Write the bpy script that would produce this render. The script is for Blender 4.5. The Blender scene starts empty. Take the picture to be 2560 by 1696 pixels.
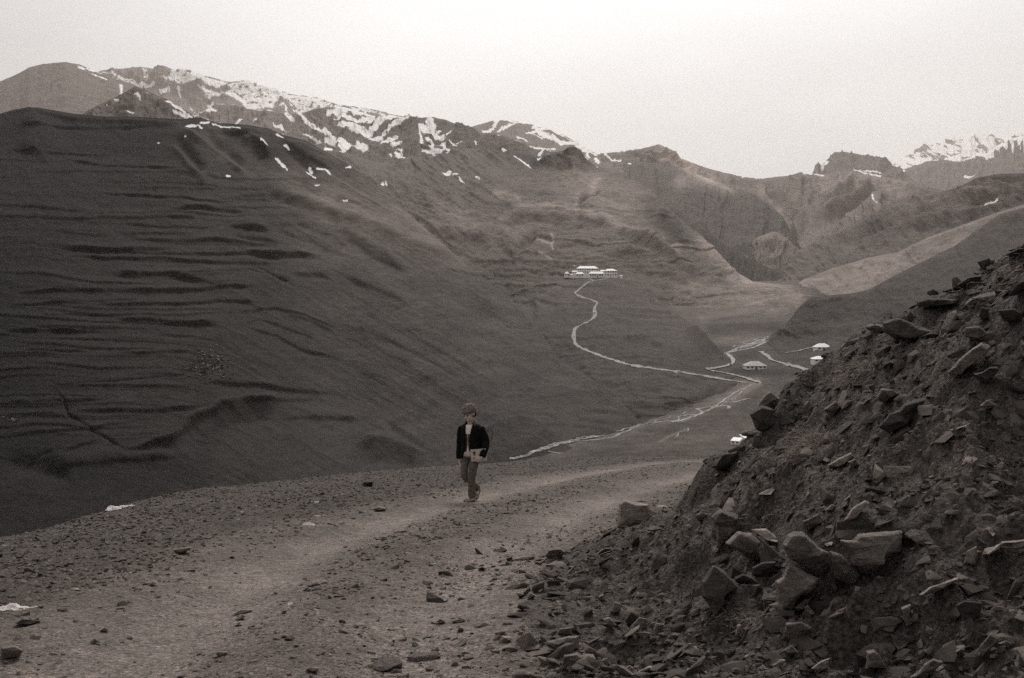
# Mountain valley with a dirt road and a walking boy: everything is built by this script
CLOUD_LO, CLOUD_GLOW, SUN_E, EXPO, DENOISE = 3.9, 14.0, 1.4, 0.40, False
TONE_TABLE = [   # hill tone: grass and scree cover, with vignette shading and haze painted in
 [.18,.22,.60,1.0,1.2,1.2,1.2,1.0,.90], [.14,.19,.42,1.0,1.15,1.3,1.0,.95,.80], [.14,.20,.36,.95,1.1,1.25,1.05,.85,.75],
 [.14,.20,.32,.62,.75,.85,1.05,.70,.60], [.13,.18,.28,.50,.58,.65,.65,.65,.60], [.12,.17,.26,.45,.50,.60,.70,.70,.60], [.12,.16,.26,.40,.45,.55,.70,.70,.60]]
import bpy, bmesh, math, random
import numpy as np
from mathutils import Vector, Matrix
random.seed(7)
SC = bpy.context.scene
COL = SC.collection
R = math.radians

# ---------------------------------------------------------------- camera
F = 2488.9                      # focal length in photo pixels (35 mm lens, 2560 px wide)
PITCH = math.atan(98 / F)
CP, SP = math.cos(PITCH), math.sin(PITCH)
cd = bpy.data.cameras.new('camera'); cam = bpy.data.objects.new('camera', cd); COL.objects.link(cam)
cd.lens = 35; cd.sensor_width = 36; cd.clip_start = 0.1; cd.clip_end = 60000
cam.rotation_euler = (R(90) - PITCH, 0, 0)
SC.camera = cam

def ray(px, py):
    """direction (per metre of distance along Y) of a photo pixel; arrays allowed"""
    cx = (np.asarray(px, float) - 1280) / F; cy = (848 - np.asarray(py, float)) / F
    Y = CP + SP * cy; Z = -SP + CP * cy
    return cx / Y, Z / Y

def at(px, py, D):
    a, b = ray(px, py)
    D = np.asarray(D, float)
    return np.stack([a * D, D * np.ones_like(a), b * D], -1)

def proj(P):
    X, Y, Z = P[..., 0], P[..., 1], P[..., 2]
    f = CP * Y - SP * Z; u = SP * Y + CP * Z
    return 1280 + F * X / f, 848 - F * u / f

# ---------------------------------------------------------------- noise
def _h(ix, iy, iz, seed):
    n = (ix.astype(np.int64) * 374761393 + iy.astype(np.int64) * 668265263 + iz.astype(np.int64) * 2147483647 + seed * 1274126177) & 0xffffffff
    n = ((n ^ (n >> 13)) * 1274126177) & 0xffffffff
    n = ((n ^ (n >> 16)) * 2246822519) & 0xffffffff
    return ((n ^ (n >> 15)) & 0xffffff) / 16777215.0

def vnoise(x, y, z, seed=0):
    x0, y0, z0 = np.floor(x), np.floor(y), np.floor(z)
    fx, fy, fz = x - x0, y - y0, z - z0
    q = lambda t: t * t * t * (t * (t * 6 - 15) + 10)
    fx, fy, fz = q(fx), q(fy), q(fz)
    def c(i, j, k): return _h(x0 + i, y0 + j, z0 + k, seed)
    a = c(0,0,0) * (1-fx) + c(1,0,0) * fx; b = c(0,1,0) * (1-fx) + c(1,1,0) * fx
    e = c(0,0,1) * (1-fx) + c(1,0,1) * fx; g = c(0,1,1) * (1-fx) + c(1,1,1) * fx
    return ((a * (1-fy) + b * fy) * (1-fz) + (e * (1-fy) + g * fy) * fz) * 2 - 1

def fbm(x, y, z=None, octv=4, seed=0, gain=.5, ridged=False):
    z = np.zeros_like(x) if z is None else z
    s = np.zeros_like(x); a = 1.0; t = 0
    for o in range(octv):
        n = vnoise(x, y, z, seed + o * 17)
        if ridged: n = 1 - 2 * np.abs(n)
        s += a * n; t += a; a *= gain
        x, y, z = x * 2.03 + 11.3, y * 2.03 + 5.1, z * 2.03 + 7.7
    return s / t

def sstep(a, b, x):
    t = np.clip((x - a) / (b - a), 0, 1); return t * t * (3 - 2 * t)

def pdist(PX, PY, pts):
    """distance to a polyline, signed height above it (+ up in y-down pixels), position along it 0..1, position in y-order"""
    best = np.full(PX.shape, 1e9); sg = np.zeros(PX.shape); al = np.zeros(PX.shape)
    L = [math.dist(pts[i], pts[i+1]) for i in range(len(pts)-1)]; T = sum(L) or 1; acc = 0
    for i in range(len(pts)-1):
        (ax, ay), (bx, by) = pts[i][:2], pts[i+1][:2]
        dx, dy = bx-ax, by-ay; l2 = dx*dx+dy*dy or 1e-9
        t = np.clip(((PX-ax)*dx + (PY-ay)*dy) / l2, 0, 1)
        ex, ey = PX-ax-t*dx, PY-ay-t*dy
        d = np.hypot(ex, ey); m = d < best
        best[m] = d[m]; sg[m] = (dx*ey - dy*ex)[m] * -1; al[m] = ((acc + t*L[i]) / T)[m]
        acc += L[i]
    return best, np.sign(sg), al

# ---------------------------------------------------------------- object helpers
def tag(o, label=None, cat=None, group=None, kind=None):
    if label: o['label'] = label
    if cat: o['category'] = cat
    if group: o['group'] = group
    if kind: o['kind'] = kind
    return o

def link(name, me, mat=None, parent=None, kind=None):
    o = bpy.data.objects.new(name, me); COL.objects.link(o)
    if mat: me.materials.append(mat)
    if parent: o.parent = parent
    if kind: o['kind'] = kind
    return o

def empty(name, loc=(0,0,0), rz=0):
    o = bpy.data.objects.new(name, None); COL.objects.link(o); o.location = loc; o.rotation_euler[2] = rz
    o.empty_display_size = .1
    return o

def np_mesh(name, V, Fc, attrs=None, smooth=True):
    V = np.ascontiguousarray(V, np.float32).reshape(-1, 3); Fc = np.ascontiguousarray(Fc, np.int32)
    me = bpy.data.meshes.new(name); n, k = Fc.shape
    me.vertices.add(len(V)); me.vertices.foreach_set('co', V.ravel())
    me.loops.add(n*k); me.loops.foreach_set('vertex_index', Fc.ravel())
    me.polygons.add(n); me.polygons.foreach_set('loop_start', np.arange(0, n*k, k, dtype=np.int32))
    me.polygons.foreach_set('use_smooth', np.full(n, smooth))
    for a, v in (attrs or {}).items():
        at_ = me.attributes.new(a, 'FLOAT', 'POINT'); at_.data.foreach_set('value', np.ascontiguousarray(v, np.float32).ravel())
    me.update(calc_edges=True)
    return me

def grid_faces(r, c):
    i = np.arange(r*c).reshape(r, c)
    return np.stack([i[:-1,:-1], i[1:,:-1], i[1:,1:], i[:-1,1:]], -1).reshape(-1, 4)

def bm_obj(name, bm, mat, parent=None, smooth=False):
    me = bpy.data.meshes.new(name); bm.to_mesh(me); bm.free()
    if smooth:
        for p in me.polygons: p.use_smooth = True
    return link(name, me, mat, parent)

# ---------------------------------------------------------------- materials
def tint(v, w=1.0):
    return (v * (1 + .17*w), v * (1 - .02*w), v * (1 - .13*w), 1)

class NT:
    def __init__(s, name):
        s.m = bpy.data.materials.new(name); s.m.use_nodes = True; s.t = s.m.node_tree; s.n = s.t.nodes
        s.b = s.n['Principled BSDF']; s.b.inputs['Roughness'].default_value = .95
        s.b.inputs['Specular IOR Level'].default_value = .15
    def new(s, ty, **k):
        x = s.n.new(ty)
        for a, v in k.items(): setattr(x, a, v)
        return x
    def l(s, a, b): s.t.links.new(a, b)
    def math(s, op, a, b=None, clamp=False):
        x = s.new('ShaderNodeMath', operation=op, use_clamp=clamp)
        for i, v in enumerate((a, b)):
            if v is None: continue
            if isinstance(v, (int, float)): x.inputs[i].default_value = v
            else: s.l(v, x.inputs[i])
        return x.outputs[0]
    def noise(s, scale, detail=6, rough=.6, vec=None, dist=0):
        x = s.new('ShaderNodeTexNoise'); x.inputs['Scale'].default_value = scale
        x.inputs['Detail'].default_value = detail; x.inputs['Roughness'].default_value = rough; x.inputs['Distortion'].default_value = dist
        if vec: s.l(vec, x.inputs['Vector'])
        return x.outputs[0]
    def voro(s, scale, vec=None, feat='F1', out='Distance'):
        x = s.new('ShaderNodeTexVoronoi', feature=feat); x.inputs['Scale'].default_value = scale
        if vec: s.l(vec, x.inputs['Vector'])
        return x.outputs[out]
    def attr(s, name): return s.new('ShaderNodeAttribute', attribute_name=name).outputs['Fac']
    def obj(s, sc=(1,1,1), rot=(0,0,0), src='Object'):
        tc = s.new('ShaderNodeTexCoord'); mp = s.new('ShaderNodeMapping'); s.l(tc.outputs[src], mp.inputs[0])
        mp.inputs['Scale'].default_value = sc; mp.inputs['Rotation'].default_value = rot
        return mp.outputs[0]
    def ramp(s, v, lo, hi, a=0.0, b=1.0):
        x = s.new('ShaderNodeMapRange'); s.l(v, x.inputs[0])
        for i, q in enumerate((lo, hi, a, b)): x.inputs[i+1].default_value = q
        return x.outputs[0]
    def grey(s, v, w=1.0):
        """value -> warm grey colour"""
        x = s.new('ShaderNodeCombineColor')
        for i, k in enumerate(tint(1, w)[:3]): s.l(s.math('MULTIPLY', v, k), x.inputs[i])
        return x.outputs[0]
    def mix(s, f, a, b):
        x = s.new('ShaderNodeMix', data_type='FLOAT')
        for sock, v in ((x.inputs[0], f), (x.inputs[2], a), (x.inputs[3], b)):
            if isinstance(v, (int, float)): sock.default_value = v
            else: s.l(v, sock)
        return x.outputs[0]
    def bump(s, h, dist, strength=1):
        x = s.new('ShaderNodeBump'); x.inputs['Strength'].default_value = strength; x.inputs['Distance'].default_value = dist
        s.l(h, x.inputs['Height']); s.l(x.outputs[0], s.b.inputs['Normal'])
    def color(s, c): s.l(c, s.b.inputs['Base Color'])

def plain(name, v, rough=.9, w=1.0, var=.25, scale=6, bump=0):
    t = NT(name); n = t.noise(scale, 5, vec=t.obj())
    t.color(t.grey(t.ramp(n, .3, .7, v*(1-var), v*(1+var)), w)); t.b.inputs['Roughness'].default_value = rough
    if bump: t.bump(n, bump)
    return t.m

def hill_mat(name, base, cell, var=.3, bump=1.0, stretch=(1,1,1), rot=(0,0,0), snow=.85):
    """grass and scree hillside: attribute 'tone' shifts the cover, 'snow' lays snow; cell = feature size in metres"""
    t = NT(name); v = t.obj(stretch, rot)
    n1 = t.noise(1/cell, 8, .62, v, .4); n2 = t.noise(7/cell, 6, .7, v); n3 = t.noise(.25/cell, 3, .5, t.obj())
    a = t.math('ADD', t.ramp(n1, .3, .7, 1-var, 1+var), t.ramp(n2, .3, .7, -var*1.25, var*1.25))
    a = t.math('MULTIPLY', a, t.ramp(n3, .35, .65, .85, 1.15))
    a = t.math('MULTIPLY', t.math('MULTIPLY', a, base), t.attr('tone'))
    s = t.math('ADD', t.attr('snow'), t.math('ADD', t.ramp(n2, .3, .7, -.32, .32), t.ramp(n1, .3, .7, -.16, .16)))
    s = t.ramp(s, .40, .70)
    mx = t.new('ShaderNodeMix', data_type='RGBA'); t.l(s, mx.inputs[0]); t.l(t.grey(a, 1), mx.inputs[6]); mx.inputs[7].default_value = tint(snow, .15); t.color(mx.outputs[2])
    t.bump(t.math('ADD', n1, t.math('MULTIPLY', n2, .35)), cell*.35*bump, .6)
    return t.m
# ================================================================= hills and mountains
# crop helpers: measured crops of the photo -> photo pixels
def C(ox, oy, k):
    return lambda *p: [(ox + a*k, oy + b*k) for a, b in p]
c1, c2, c3, c4, c5 = C(0,100,.3635), C(850,200,.3635), C(1700,300,.3635), C(0,600,.3635), C(1250,600,.3635)
c6, c7 = C(1100,380,.2551), C(600,400,.2551)
c8 = C(700,750,.2957)

def snow_stroke(lst, pts, w): lst.append(('s', pts, w*.5))

SNOW = []
def sw(cr, k, w, *p): SNOW.append(('s', cr(*p), w*k*.5))
def sp(cr, *p): SNOW.append(('p', cr(*p)))
k = .3635
# dome, pyramid and far left ridge
sp(c1,(530,180),(565,185),(592,205),(570,213),(535,200)); sw(c1,k,10,(630,243),(735,278)); sw(c1,k,9,(600,200),(760,245),(930,303))
sp(c1,(818,305),(846,310),(843,345),(835,375),(818,370),(828,335)); sp(c1,(790,408),(820,413),(820,435),(800,428)); sp(c1,(925,375),(950,380),(970,432),(950,422))
sw(c1,k,8,(738,450),(746,464)); sw(c1,k,9,(895,505),(925,517)); sw(c1,k,9,(1005,366),(1030,372))
sw(c1,k,14,(1150,422),(1230,475),(1315,530)); sw(c1,k,22,(1195,490),(1285,532)); sw(c1,k,9,(1215,455),(1262,472)); sw(c1,k,15,(1300,430),(1345,480),(1400,525))
sp(c1,(1415,452),(1465,465),(1505,500),(1400,520),(1330,530),(1320,505),(1400,500),(1445,490)); sp(c1,(975,188),(1015,205),(1025,262),(1000,262))
sw(c1,k,22,(820,260),(890,270),(940,295)); sw(c1,k,22,(960,290),(1070,325)); sw(c1,k,20,(1110,372),(1165,366)); sw(c1,k,14,(1235,350),(1240,385)); sw(c1,k,10,(790,250),(1000,320))
sp(c1,(1180,205),(1300,240),(1450,265),(1560,290),(1560,312),(1480,330),(1380,322),(1240,325),(1185,305),(1080,292),(1165,280))
sp(c1,(1560,300),(1720,290),(1850,330),(2000,375),(2200,400),(2320,450),(2366,462),(2240,462),(2100,480),(2080,500),(1990,440),(1900,460),(1890,490),(1720,478),(1640,450),(1450,440),(1370,345),(1450,350),(1520,400),(1600,350))
sw(c1,k,24,(1930,485),(1965,505)); sw(c1,k,18,(1965,520),(2020,540)); sw(c1,k,24,(1990,430),(2070,520),(2140,595),(2230,635)); sw(c1,k,32,(2140,590),(2260,680),(2366,750))
sw(c1,k,26,(2240,710),(2366,745)); sw(c1,k,18,(2090,660),(2200,712)); sw(c1,k,16,(1880,590),(1960,645)); sw(c1,k,12,(1620,575),(1672,570)); sw(c1,k,42,(2260,495),(2370,500)); sw(c1,k,18,(2310,552),(2370,552))
sw(c1,k,16,(2240,750),(2285,757)); sw(c1,k,10,(1740,540),(1765,535))
# near left crest
sw(c1,k,19,(1290,600),(1340,592)); sw(c1,k,11,(1360,585),(1385,605)); sw(c1,k,15,(1382,572),(1438,566)); sw(c1,k,10,(1465,580),(1530,603),(1590,608)); sw(c1,k,8,(1605,610),(1650,615))
sw(c1,k,16,(1800,718),(1835,752)); sw(c1,k,9,(1900,650),(1940,672)); sw(c1,k,16,(1962,720),(1985,740)); sw(c1,k,20,(1900,822),(1955,880)); sw(c1,k,7,(1955,880),(1980,905)); sw(c1,k,15,(2127,870),(2150,902))
sw(c1,k,15,(2112,905),(2168,950)); sw(c1,k,13,(2180,882),(2240,888),(2272,930)); sw(c1,k,9,(1555,938),(1580,946)); sw(c1,k,7,(2170,1005),(2195,1008)); sw(c1,k,7,(1275,672),(1285,672)); sw(c1,k,6,(1085,708),(1092,708))
# middle snow hill
sw(c2,k,34,(0,262),(120,275),(215,290)); sw(c2,k,44,(0,325),(100,350),(200,372),(262,318),(330,292)); sw(c2,k,45,(0,445),(90,478),(180,490)); sw(c2,k,22,(115,432),(185,468)); sw(c2,k,12,(0,492),(80,503))
sw(c2,k,26,(210,405),(282,395)); sw(c2,k,24,(470,298),(385,320),(300,378)); sw(c2,k,32,(292,452),(390,408)); sw(c2,k,26,(370,470),(416,455)); sw(c2,k,18,(400,500),(430,528)); sw(c2,k,25,(390,545),(462,562)); sw(c2,k,14,(460,575),(540,588)); sw(c2,k,10,(338,540),(356,544))
sw(c2,k,62,(622,285),(632,335),(585,350)); sw(c2,k,36,(640,360),(705,392)); sw(c2,k,26,(552,360),(560,420),(575,475)); sw(c2,k,24,(600,402),(655,442)); sw(c2,k,24,(682,432),(722,492)); sw(c2,k,17,(575,522),(680,520),(792,508)); sw(c2,k,17,(615,478),(645,515)); sw(c2,k,17,(742,442),(812,470)); sw(c2,k,10,(800,430),(862,433)); sw(c2,k,16,(930,442),(946,470)); sw(c2,k,14,(735,376),(755,380)); sw(c2,k,14,(485,287),(545,290)); sw(c2,k,10,(670,350),(690,340))
# top of the long ridge
sw(c2,k,38,(-20,195),(150,232),(300,254),(400,262)); sw(c2,k,18,(400,262),(470,268)); sw(c2,k,16,(0,215),(180,240))
# right snow peak
sw(c2,k,26,(1088,288),(1050,345),(985,352)); sw(c2,k,11,(1060,284),(1200,290),(1310,302)); sw(c2,k,17,(1205,312),(1130,345),(1090,375)); sw(c2,k,16,(1280,377),(1350,350)); sw(c2,k,12,(1215,410),(1290,432)); sw(c2,k,24,(1330,325),(1500,375),(1620,452),(1760,520)); sw(c2,k,26,(1350,345),(1450,420),(1600,470),(1700,512)); sw(c2,k,11,(1310,458),(1400,480),(1475,496)); sw(c2,k,16,(1365,548),(1395,520),(1440,510)); sw(c2,k,16,(1690,530),(1705,545)); sw(c2,k,15,(1750,555),(1772,592)); sw(c2,k,18,(1825,533),(1885,550),(1930,545)); sw(c2,k,8,(1770,507),(1950,487),(2110,462)); sw(c2,k,9,(1330,375),(1390,400)); sw(c2,k,9,(2340,520),(2372,545)); sw(c2,k,8,(1985,575),(1995,580))
# grass slopes of the middle hill
sw(c2,k,19,(708,645),(756,640)); sw(c2,k,8,(778,655),(805,657)); sw(c2,k,9,(820,683),(850,710)); sw(c2,k,6,(938,680),(960,692)); sw(c2,k,14,(40,608),(70,602)); sw(c2,k,9,(286,722),(295,724)); sw(c2,k,9,(314,718),(324,728)); sw(c2,k,9,(1200,563),(1265,582),(1306,612)); sw(c2,k,5,(1118,524),(1150,536)); sw(c2,k,6,(20,828),(50,828))
# far right
sw(c3,k,8,(430,389),(500,396),(572,402)); sw(c3,k,11,(845,363),(863,376)); sw(c3,k,9,(935,378),(985,384)); sw(c3,k,9,(1200,342),(1290,375),(1375,387)); sw(c3,k,26,(985,325),(1015,290)); sw(c3,k,30,(1430,275),(1535,352)); sw(c3,k,22,(1960,386),(2025,384)); sw(c3,k,9,(1340,540),(1352,580)); sw(c3,k,8,(2050,570),(2180,540))

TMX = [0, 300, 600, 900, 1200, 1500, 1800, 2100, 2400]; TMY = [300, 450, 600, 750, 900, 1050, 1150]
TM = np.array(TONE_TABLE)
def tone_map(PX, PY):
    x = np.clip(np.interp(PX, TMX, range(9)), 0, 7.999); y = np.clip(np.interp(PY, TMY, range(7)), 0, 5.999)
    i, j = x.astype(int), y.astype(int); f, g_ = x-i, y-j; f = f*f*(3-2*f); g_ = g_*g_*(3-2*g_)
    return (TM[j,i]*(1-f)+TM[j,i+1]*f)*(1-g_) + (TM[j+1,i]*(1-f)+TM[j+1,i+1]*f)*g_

def grid_layer(name, rows, mat, pxr, cols, nrows, relief=(), tones=(), base_tone=1.0, noise=None, snow=1.0, speckle=0.0, back=.45, extra=None, fade_top=12, jag=0.0, seed=1, RS=1.0, TS=1.0):
    """a hill as one curved sheet of real ground: rows = control lines of (px, py, distance) from crest to foot"""
    PXs = np.linspace(pxr[0], pxr[1], cols)
    K = len(rows); cpy = np.zeros((K, cols)); cq = np.zeros((K, cols))
    for i, r in enumerate(rows):
        r = np.array(r, float); r[:,2] *= 1 + 1.4*np.clip((r[:,2]-2800)/2600, 0, 1.2)
        cpy[i] = np.interp(PXs, r[:,0], r[:,1]); q = np.interp(PXs, r[:,0], 1/r[:,2])
        ker = np.hanning(max(5, int(cols*.04))|1); ker /= ker.sum(); h = len(ker)//2
        cq[i] = np.convolve(np.pad(q, h, mode='edge'), ker, 'valid')
        if i == 0 and jag:
            cpy[0] += jag * (fbm(PXs/9., PXs*0+seed, octv=4, seed=seed) )
        kk = np.hanning(5 if i == 0 else max(5, int(cols*.03))|1); kk /= kk.sum(); h = len(kk)//2
        cpy[i] = np.convolve(np.pad(cpy[i], h, mode='edge'), kk, 'valid')
    v = np.linspace(0, K-1, nrows); i0 = np.minimum(v.astype(int), K-2); f = (v - i0)[:,None]
    def hermite(A):
        m = np.gradient(A, axis=0) if K > 2 else np.repeat(A[1:2]-A[0:1], 2, 0)
        d = np.diff(A, axis=0)
        # monotone limiter
        m = m.copy()
        for a in range(K):
            if 0 < a < K-1:
                s = np.where(d[a-1]*d[a] > 0, 1.0, 0.0)
                m[a] = s * np.sign(d[a]) * np.minimum(np.abs(m[a]), 3*np.minimum(np.abs(d[a-1]), np.abs(d[a])))
        a0, a1, m0, m1 = A[i0], A[i0+1], m[i0], m[i0+1]
        return (2*f**3-3*f**2+1)*a0 + (f**3-2*f**2+f)*m0 + (-2*f**3+3*f**2)*a1 + (f**3-f**2)*m1
    PY = hermite(cpy); D = 1/hermite(cq); PX = np.repeat(PXs[None], nrows, 0)
    P = at(PX, PY, D)
    # surface normals
    du = np.gradient(P, axis=1); dv = np.gradient(P, axis=0)
    N = np.cross(du, dv); N /= np.linalg.norm(N, axis=-1, keepdims=True) + 1e-12
    flip = (N * P).sum(-1) > 0; N[flip] *= -1
    H = np.zeros(PX.shape); tone = np.full(PX.shape, base_tone)
    top = sstep(0, fade_top, PY - cpy[0][None])
    wx = 5*fbm(PX/40, PY/25, octv=3, seed=seed+5); wy = 3.0*fbm(PX/45, PY/22, octv=3, seed=seed+9)
    for kind, pts, w, amp in relief:
        xs = [p[0] for p in pts]; ys = [p[1] for p in pts]; m4 = w*7+12
        sel = (PX > min(xs)-m4) & (PX < max(xs)+m4) & (PY > min(ys)-m4) & (PY < max(ys)+m4)
        if not sel.any(): continue
        qx, qy = PX[sel]+wx[sel]*.5, PY[sel]+wy[sel]
        d, sg, al = pdist(qx, qy, pts)
        endf = np.minimum(sstep(-.001, .2, al), sstep(-.001, .2, 1-al)) * (.8 + .3*vnoise(qx/40, qy/50, qx*0, 3))
        if kind == 'step':      # a terrace: tread above the line, steep bank below it
            s = d * sg
            g = np.tanh(s / (w*.5)) * np.exp(-np.abs(s) / (w*2.2))
            H[sel] += RS * amp * g * endf * D[sel] * 3.6e-5 * w
        else:
            s = 1 if kind == 'ridge' else -1
            H[sel] += RS * s * amp * np.exp(-(d/w)**2) * endf * D[sel] * 5.0e-5 * w
    for pts, w, amp in tones:
        xs = [p[0] for p in pts]; ys = [p[1] for p in pts]; m4 = w*3
        sel = (PX > min(xs)-m4) & (PX < max(xs)+m4) & (PY > min(ys)-m4) & (PY < max(ys)+m4)
        if not sel.any(): continue
        d, sg, al = pdist(PX[sel]+wx[sel], PY[sel]+wy[sel], pts)
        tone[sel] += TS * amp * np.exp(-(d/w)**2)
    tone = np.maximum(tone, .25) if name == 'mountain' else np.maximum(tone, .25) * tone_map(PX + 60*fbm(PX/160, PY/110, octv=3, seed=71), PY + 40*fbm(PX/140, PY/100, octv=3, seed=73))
    if noise is not None: H += noise(PX, PY, D, P) * np.maximum(top, .15)
    H *= np.maximum(top, .25)
    P2 = P + N * H[..., None]
    # snow mask where the photo shows it
    S = np.zeros(PX.shape)
    if snow:
        nx = fbm(PX/6, PY/4, octv=4, seed=seed+31)*4.5; ny = fbm(PX/7, PY/5, octv=4, seed=seed+57)*2.8
        qx, qy = PX+nx, PY+ny
        for it in SNOW:
            xs = [p[0] for p in it[1]]; ys = [p[1] for p in it[1]]
            sel = (PX > min(xs)-20) & (PX < max(xs)+20) & (PY > min(ys)-20) & (PY < max(ys)+20)
            if not sel.any(): continue
            if it[0] == 's':
                d, _, _ = pdist(qx[sel], qy[sel], it[1]); val = sstep(it[2]+3.0, max(it[2]-3.0, 0)*.8, d)*min(1, .7+it[2]/9)
            else:
                poly = it[1]; x, y = qx[sel], qy[sel]; ins = np.zeros(x.shape, bool)
                for a in range(len(poly)):
                    (x1, y1), (x2, y2) = poly[a], poly[a-1]
                    if y1 == y2: continue
                    ins ^= ((y1 > y) != (y2 > y)) & (x < (x2-x1)*(y-y1)/(y2-y1)+x1)
                d, _, _ = pdist(x, y, poly + [poly[0]])
                val = np.where(ins, .5 + .5*np.clip(d/5, 0, 1), .5 - .5*np.clip(d/3.5, 0, 1))
            S[sel] = np.maximum(S[sel], val)
        if speckle: S *= 1 - speckle*sstep(.16, .42, fbm(PX/7, PY/2.6, octv=3, seed=seed+77))
    if extra is not None: S = extra(PX, PY, S)
    # the far side of the crest falls away behind it
    nb = 8; ext = []
    for j in range(1, nb+1):
        dd = (D[0]*.02*j**1.4); e = P2[0].copy(); e[:,1] += dd; e[:,0] += dd*e[:,0]/e[:,1]; e[:,2] -= dd*back*(1-.5/j); ext.append(e)
    V = np.concatenate([np.array(ext)[::-1], P2], 0)
    pad = lambda A: np.concatenate([np.repeat(A[:1], nb, 0), A], 0)
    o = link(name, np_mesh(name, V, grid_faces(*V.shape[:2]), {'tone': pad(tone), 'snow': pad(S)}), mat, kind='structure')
    return o

def gully_noise(amp, fx, fy, seed, ridged=True, lo=.35, slant=0.0):
    """folds running down the slope plus rough ground; amp in thousandths of the distance"""
    def f(PX, PY, D, P):
        x = P[...,0]/D*F; y = -P[...,2]/D*F
        x = x + slant*y
        w = fbm(x/90, y/90, octv=3, seed=seed)*22
        g = fbm((x+w)/fx, (y+w*.3)/fy, octv=5, seed=seed+3, ridged=ridged)
        b = fbm(x/14, y/9, octv=4, seed=seed+8)
        return (g*amp + b*amp*lo) * D * 1e-3
    return f

def terraces(base, amp, per, lo=(330, 520), hi=(1200, 1080), sl=-.02):
    # old field terraces: fine level treads and steep short banks following the contour
    def f(PX, PY, D, P):
        y = PY + 20*fbm(PX/330, PY/240, octv=2, seed=61) + 5*fbm(PX/110, PY/60, octv=2, seed=62) + sl*PX
        per_ = per; ph = y/per_ + .5*vnoise(PX/400, np.floor(y/per_)*3.1, PX*0, 5); fr = ph - np.floor(ph); k_ = np.floor(ph)
        g = sstep(0, .8, fr) - sstep(.8, 1, fr)
        m = sstep(-.55, .3, fbm(PX/230, k_*2.7, octv=2, seed=63)) * sstep(lo[0], lo[1], PY)*sstep(hi[0], hi[1], PY)
        return base(PX, PY, D, P) + amp*1e-3*D*g*m
    return f
def blend_noise(a, b, x0, x1):
    def f(PX, PY, D, P):
        w = sstep(x0, x1, PX + .6*(PY-600) + 80*fbm(PX/120, PY/90, octv=2, seed=7)); return a(PX, PY, D, P)*(1-w) + b(PX, PY, D, P)*w
    return f

m_snowfar = hill_mat('mountain_rock_far', .13, 60, .25, 1.3)
m_far = hill_mat('mountain_scree', .15, 40, .22, 1.4)
m_mid = hill_mat('hill_grass_pale', .10, 16, .34, .9, (1, 1, 1.8))
m_left = hill_mat('hill_grass_dark', .075, 9, .3, .6, (1, 1, 2.2))
m_near = hill_mat('hill_grass_near', .075, 7, .25, .8, (1, 1, 1.6))
m_val = hill_mat('valley_turf', .085, 8, .3, .4)

far = []
# --- far right snow range, 11 km, and the dark crag before it
def streaks(thr):
    def f(PX, PY, S):
        n = fbm((PX+PY*1.3)/26, (PY-PX*.45)/6, octv=4, seed=44)
        return np.where(S > .9, S, sstep(thr+.12, thr-.1, n))
    return f
far.append(grid_layer('mountain', [
    [(2150,420,14000),(2215,396,14000),(2245,398,14000),(2289,379,14000),(2336,360,14000),(2409,347,14000),(2463,340,14000),(2500,346,14000),(2553,338,14000),(2700,322,14000),(2850,350,14000)],
    [(2150,470,8800),(2850,470,8800)]], m_snowfar, (2150,2850), 420, 90, noise=gully_noise(9, 34, 60, 12), extra=streaks(.16), jag=3, seed=12))
def fringe(PX, PY, S):
    n = fbm(PX/5, PY/30, octv=3, seed=91)
    top_ = np.interp(PX, [2256,2318,2391,2427,2463,2500,2553,2700],[427,404,405,395,385,362,338,330])
    lim = np.interp(PX, [2380,2420,2463,2500,2560,2700],[0,3,9,22,34,30])
    return np.maximum(S, sstep(3, -3, (PY-top_) - lim*(.9+1.1*n)) * (PX > 2395))
far.append(grid_layer('mountain', [
    [(2200,446,9000),(2256,427,9000),(2267,420,9000),(2318,404,9000),(2354,400,9000),(2391,405,9000),(2427,395,9000),(2463,385,9000),(2500,362,9000),(2553,339,9000),(2700,330,9000),(2850,360,9000)],
    [(2200,560,6800),(2850,560,6800)]], m_snowfar, (2200,2850), 420, 120, noise=gully_noise(5, 30, 60, 22, lo=.5), extra=fringe, base_tone=.7, jag=3, seed=22))
# --- long snow ridge behind on the left, 6 km
far.append(grid_layer('mountain', [
    [(150,230,8000),(254,176,8000),(309,171,8000),(349,167,8000),(382,171,8000),(407,165,8000),(429,173,8000),(472,185,7900),(527,194,7900),(567,204,7800),(618,204,7800),(672,220,7700),(727,236,7600),(800,245,7600),(843,264,7500),(886,266,7500),(941,276,7500),(995,290,7400),(1054,296,7400),(1120,330,7300),(1200,370,7200)],
    [(150,300,6200),(700,290,6000),(1200,400,5600)],
    [(150,440,4300),(700,440,4200),(1200,470,4300)]], m_far, (150,1200), 900, 200, noise=gully_noise(8, 60, 60, 32),
    relief=[('ridge', c1((1180,205),(1380,330),(1480,440),(1700,470)), 14, 5), ('gully', c1((1240,330),(1300,430),(1400,520)), 10, 4), ('ridge', c1((1600,300),(1900,460),(2080,500)), 12, 4)],
    speckle=.75, jag=2.5, seed=32))
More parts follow.
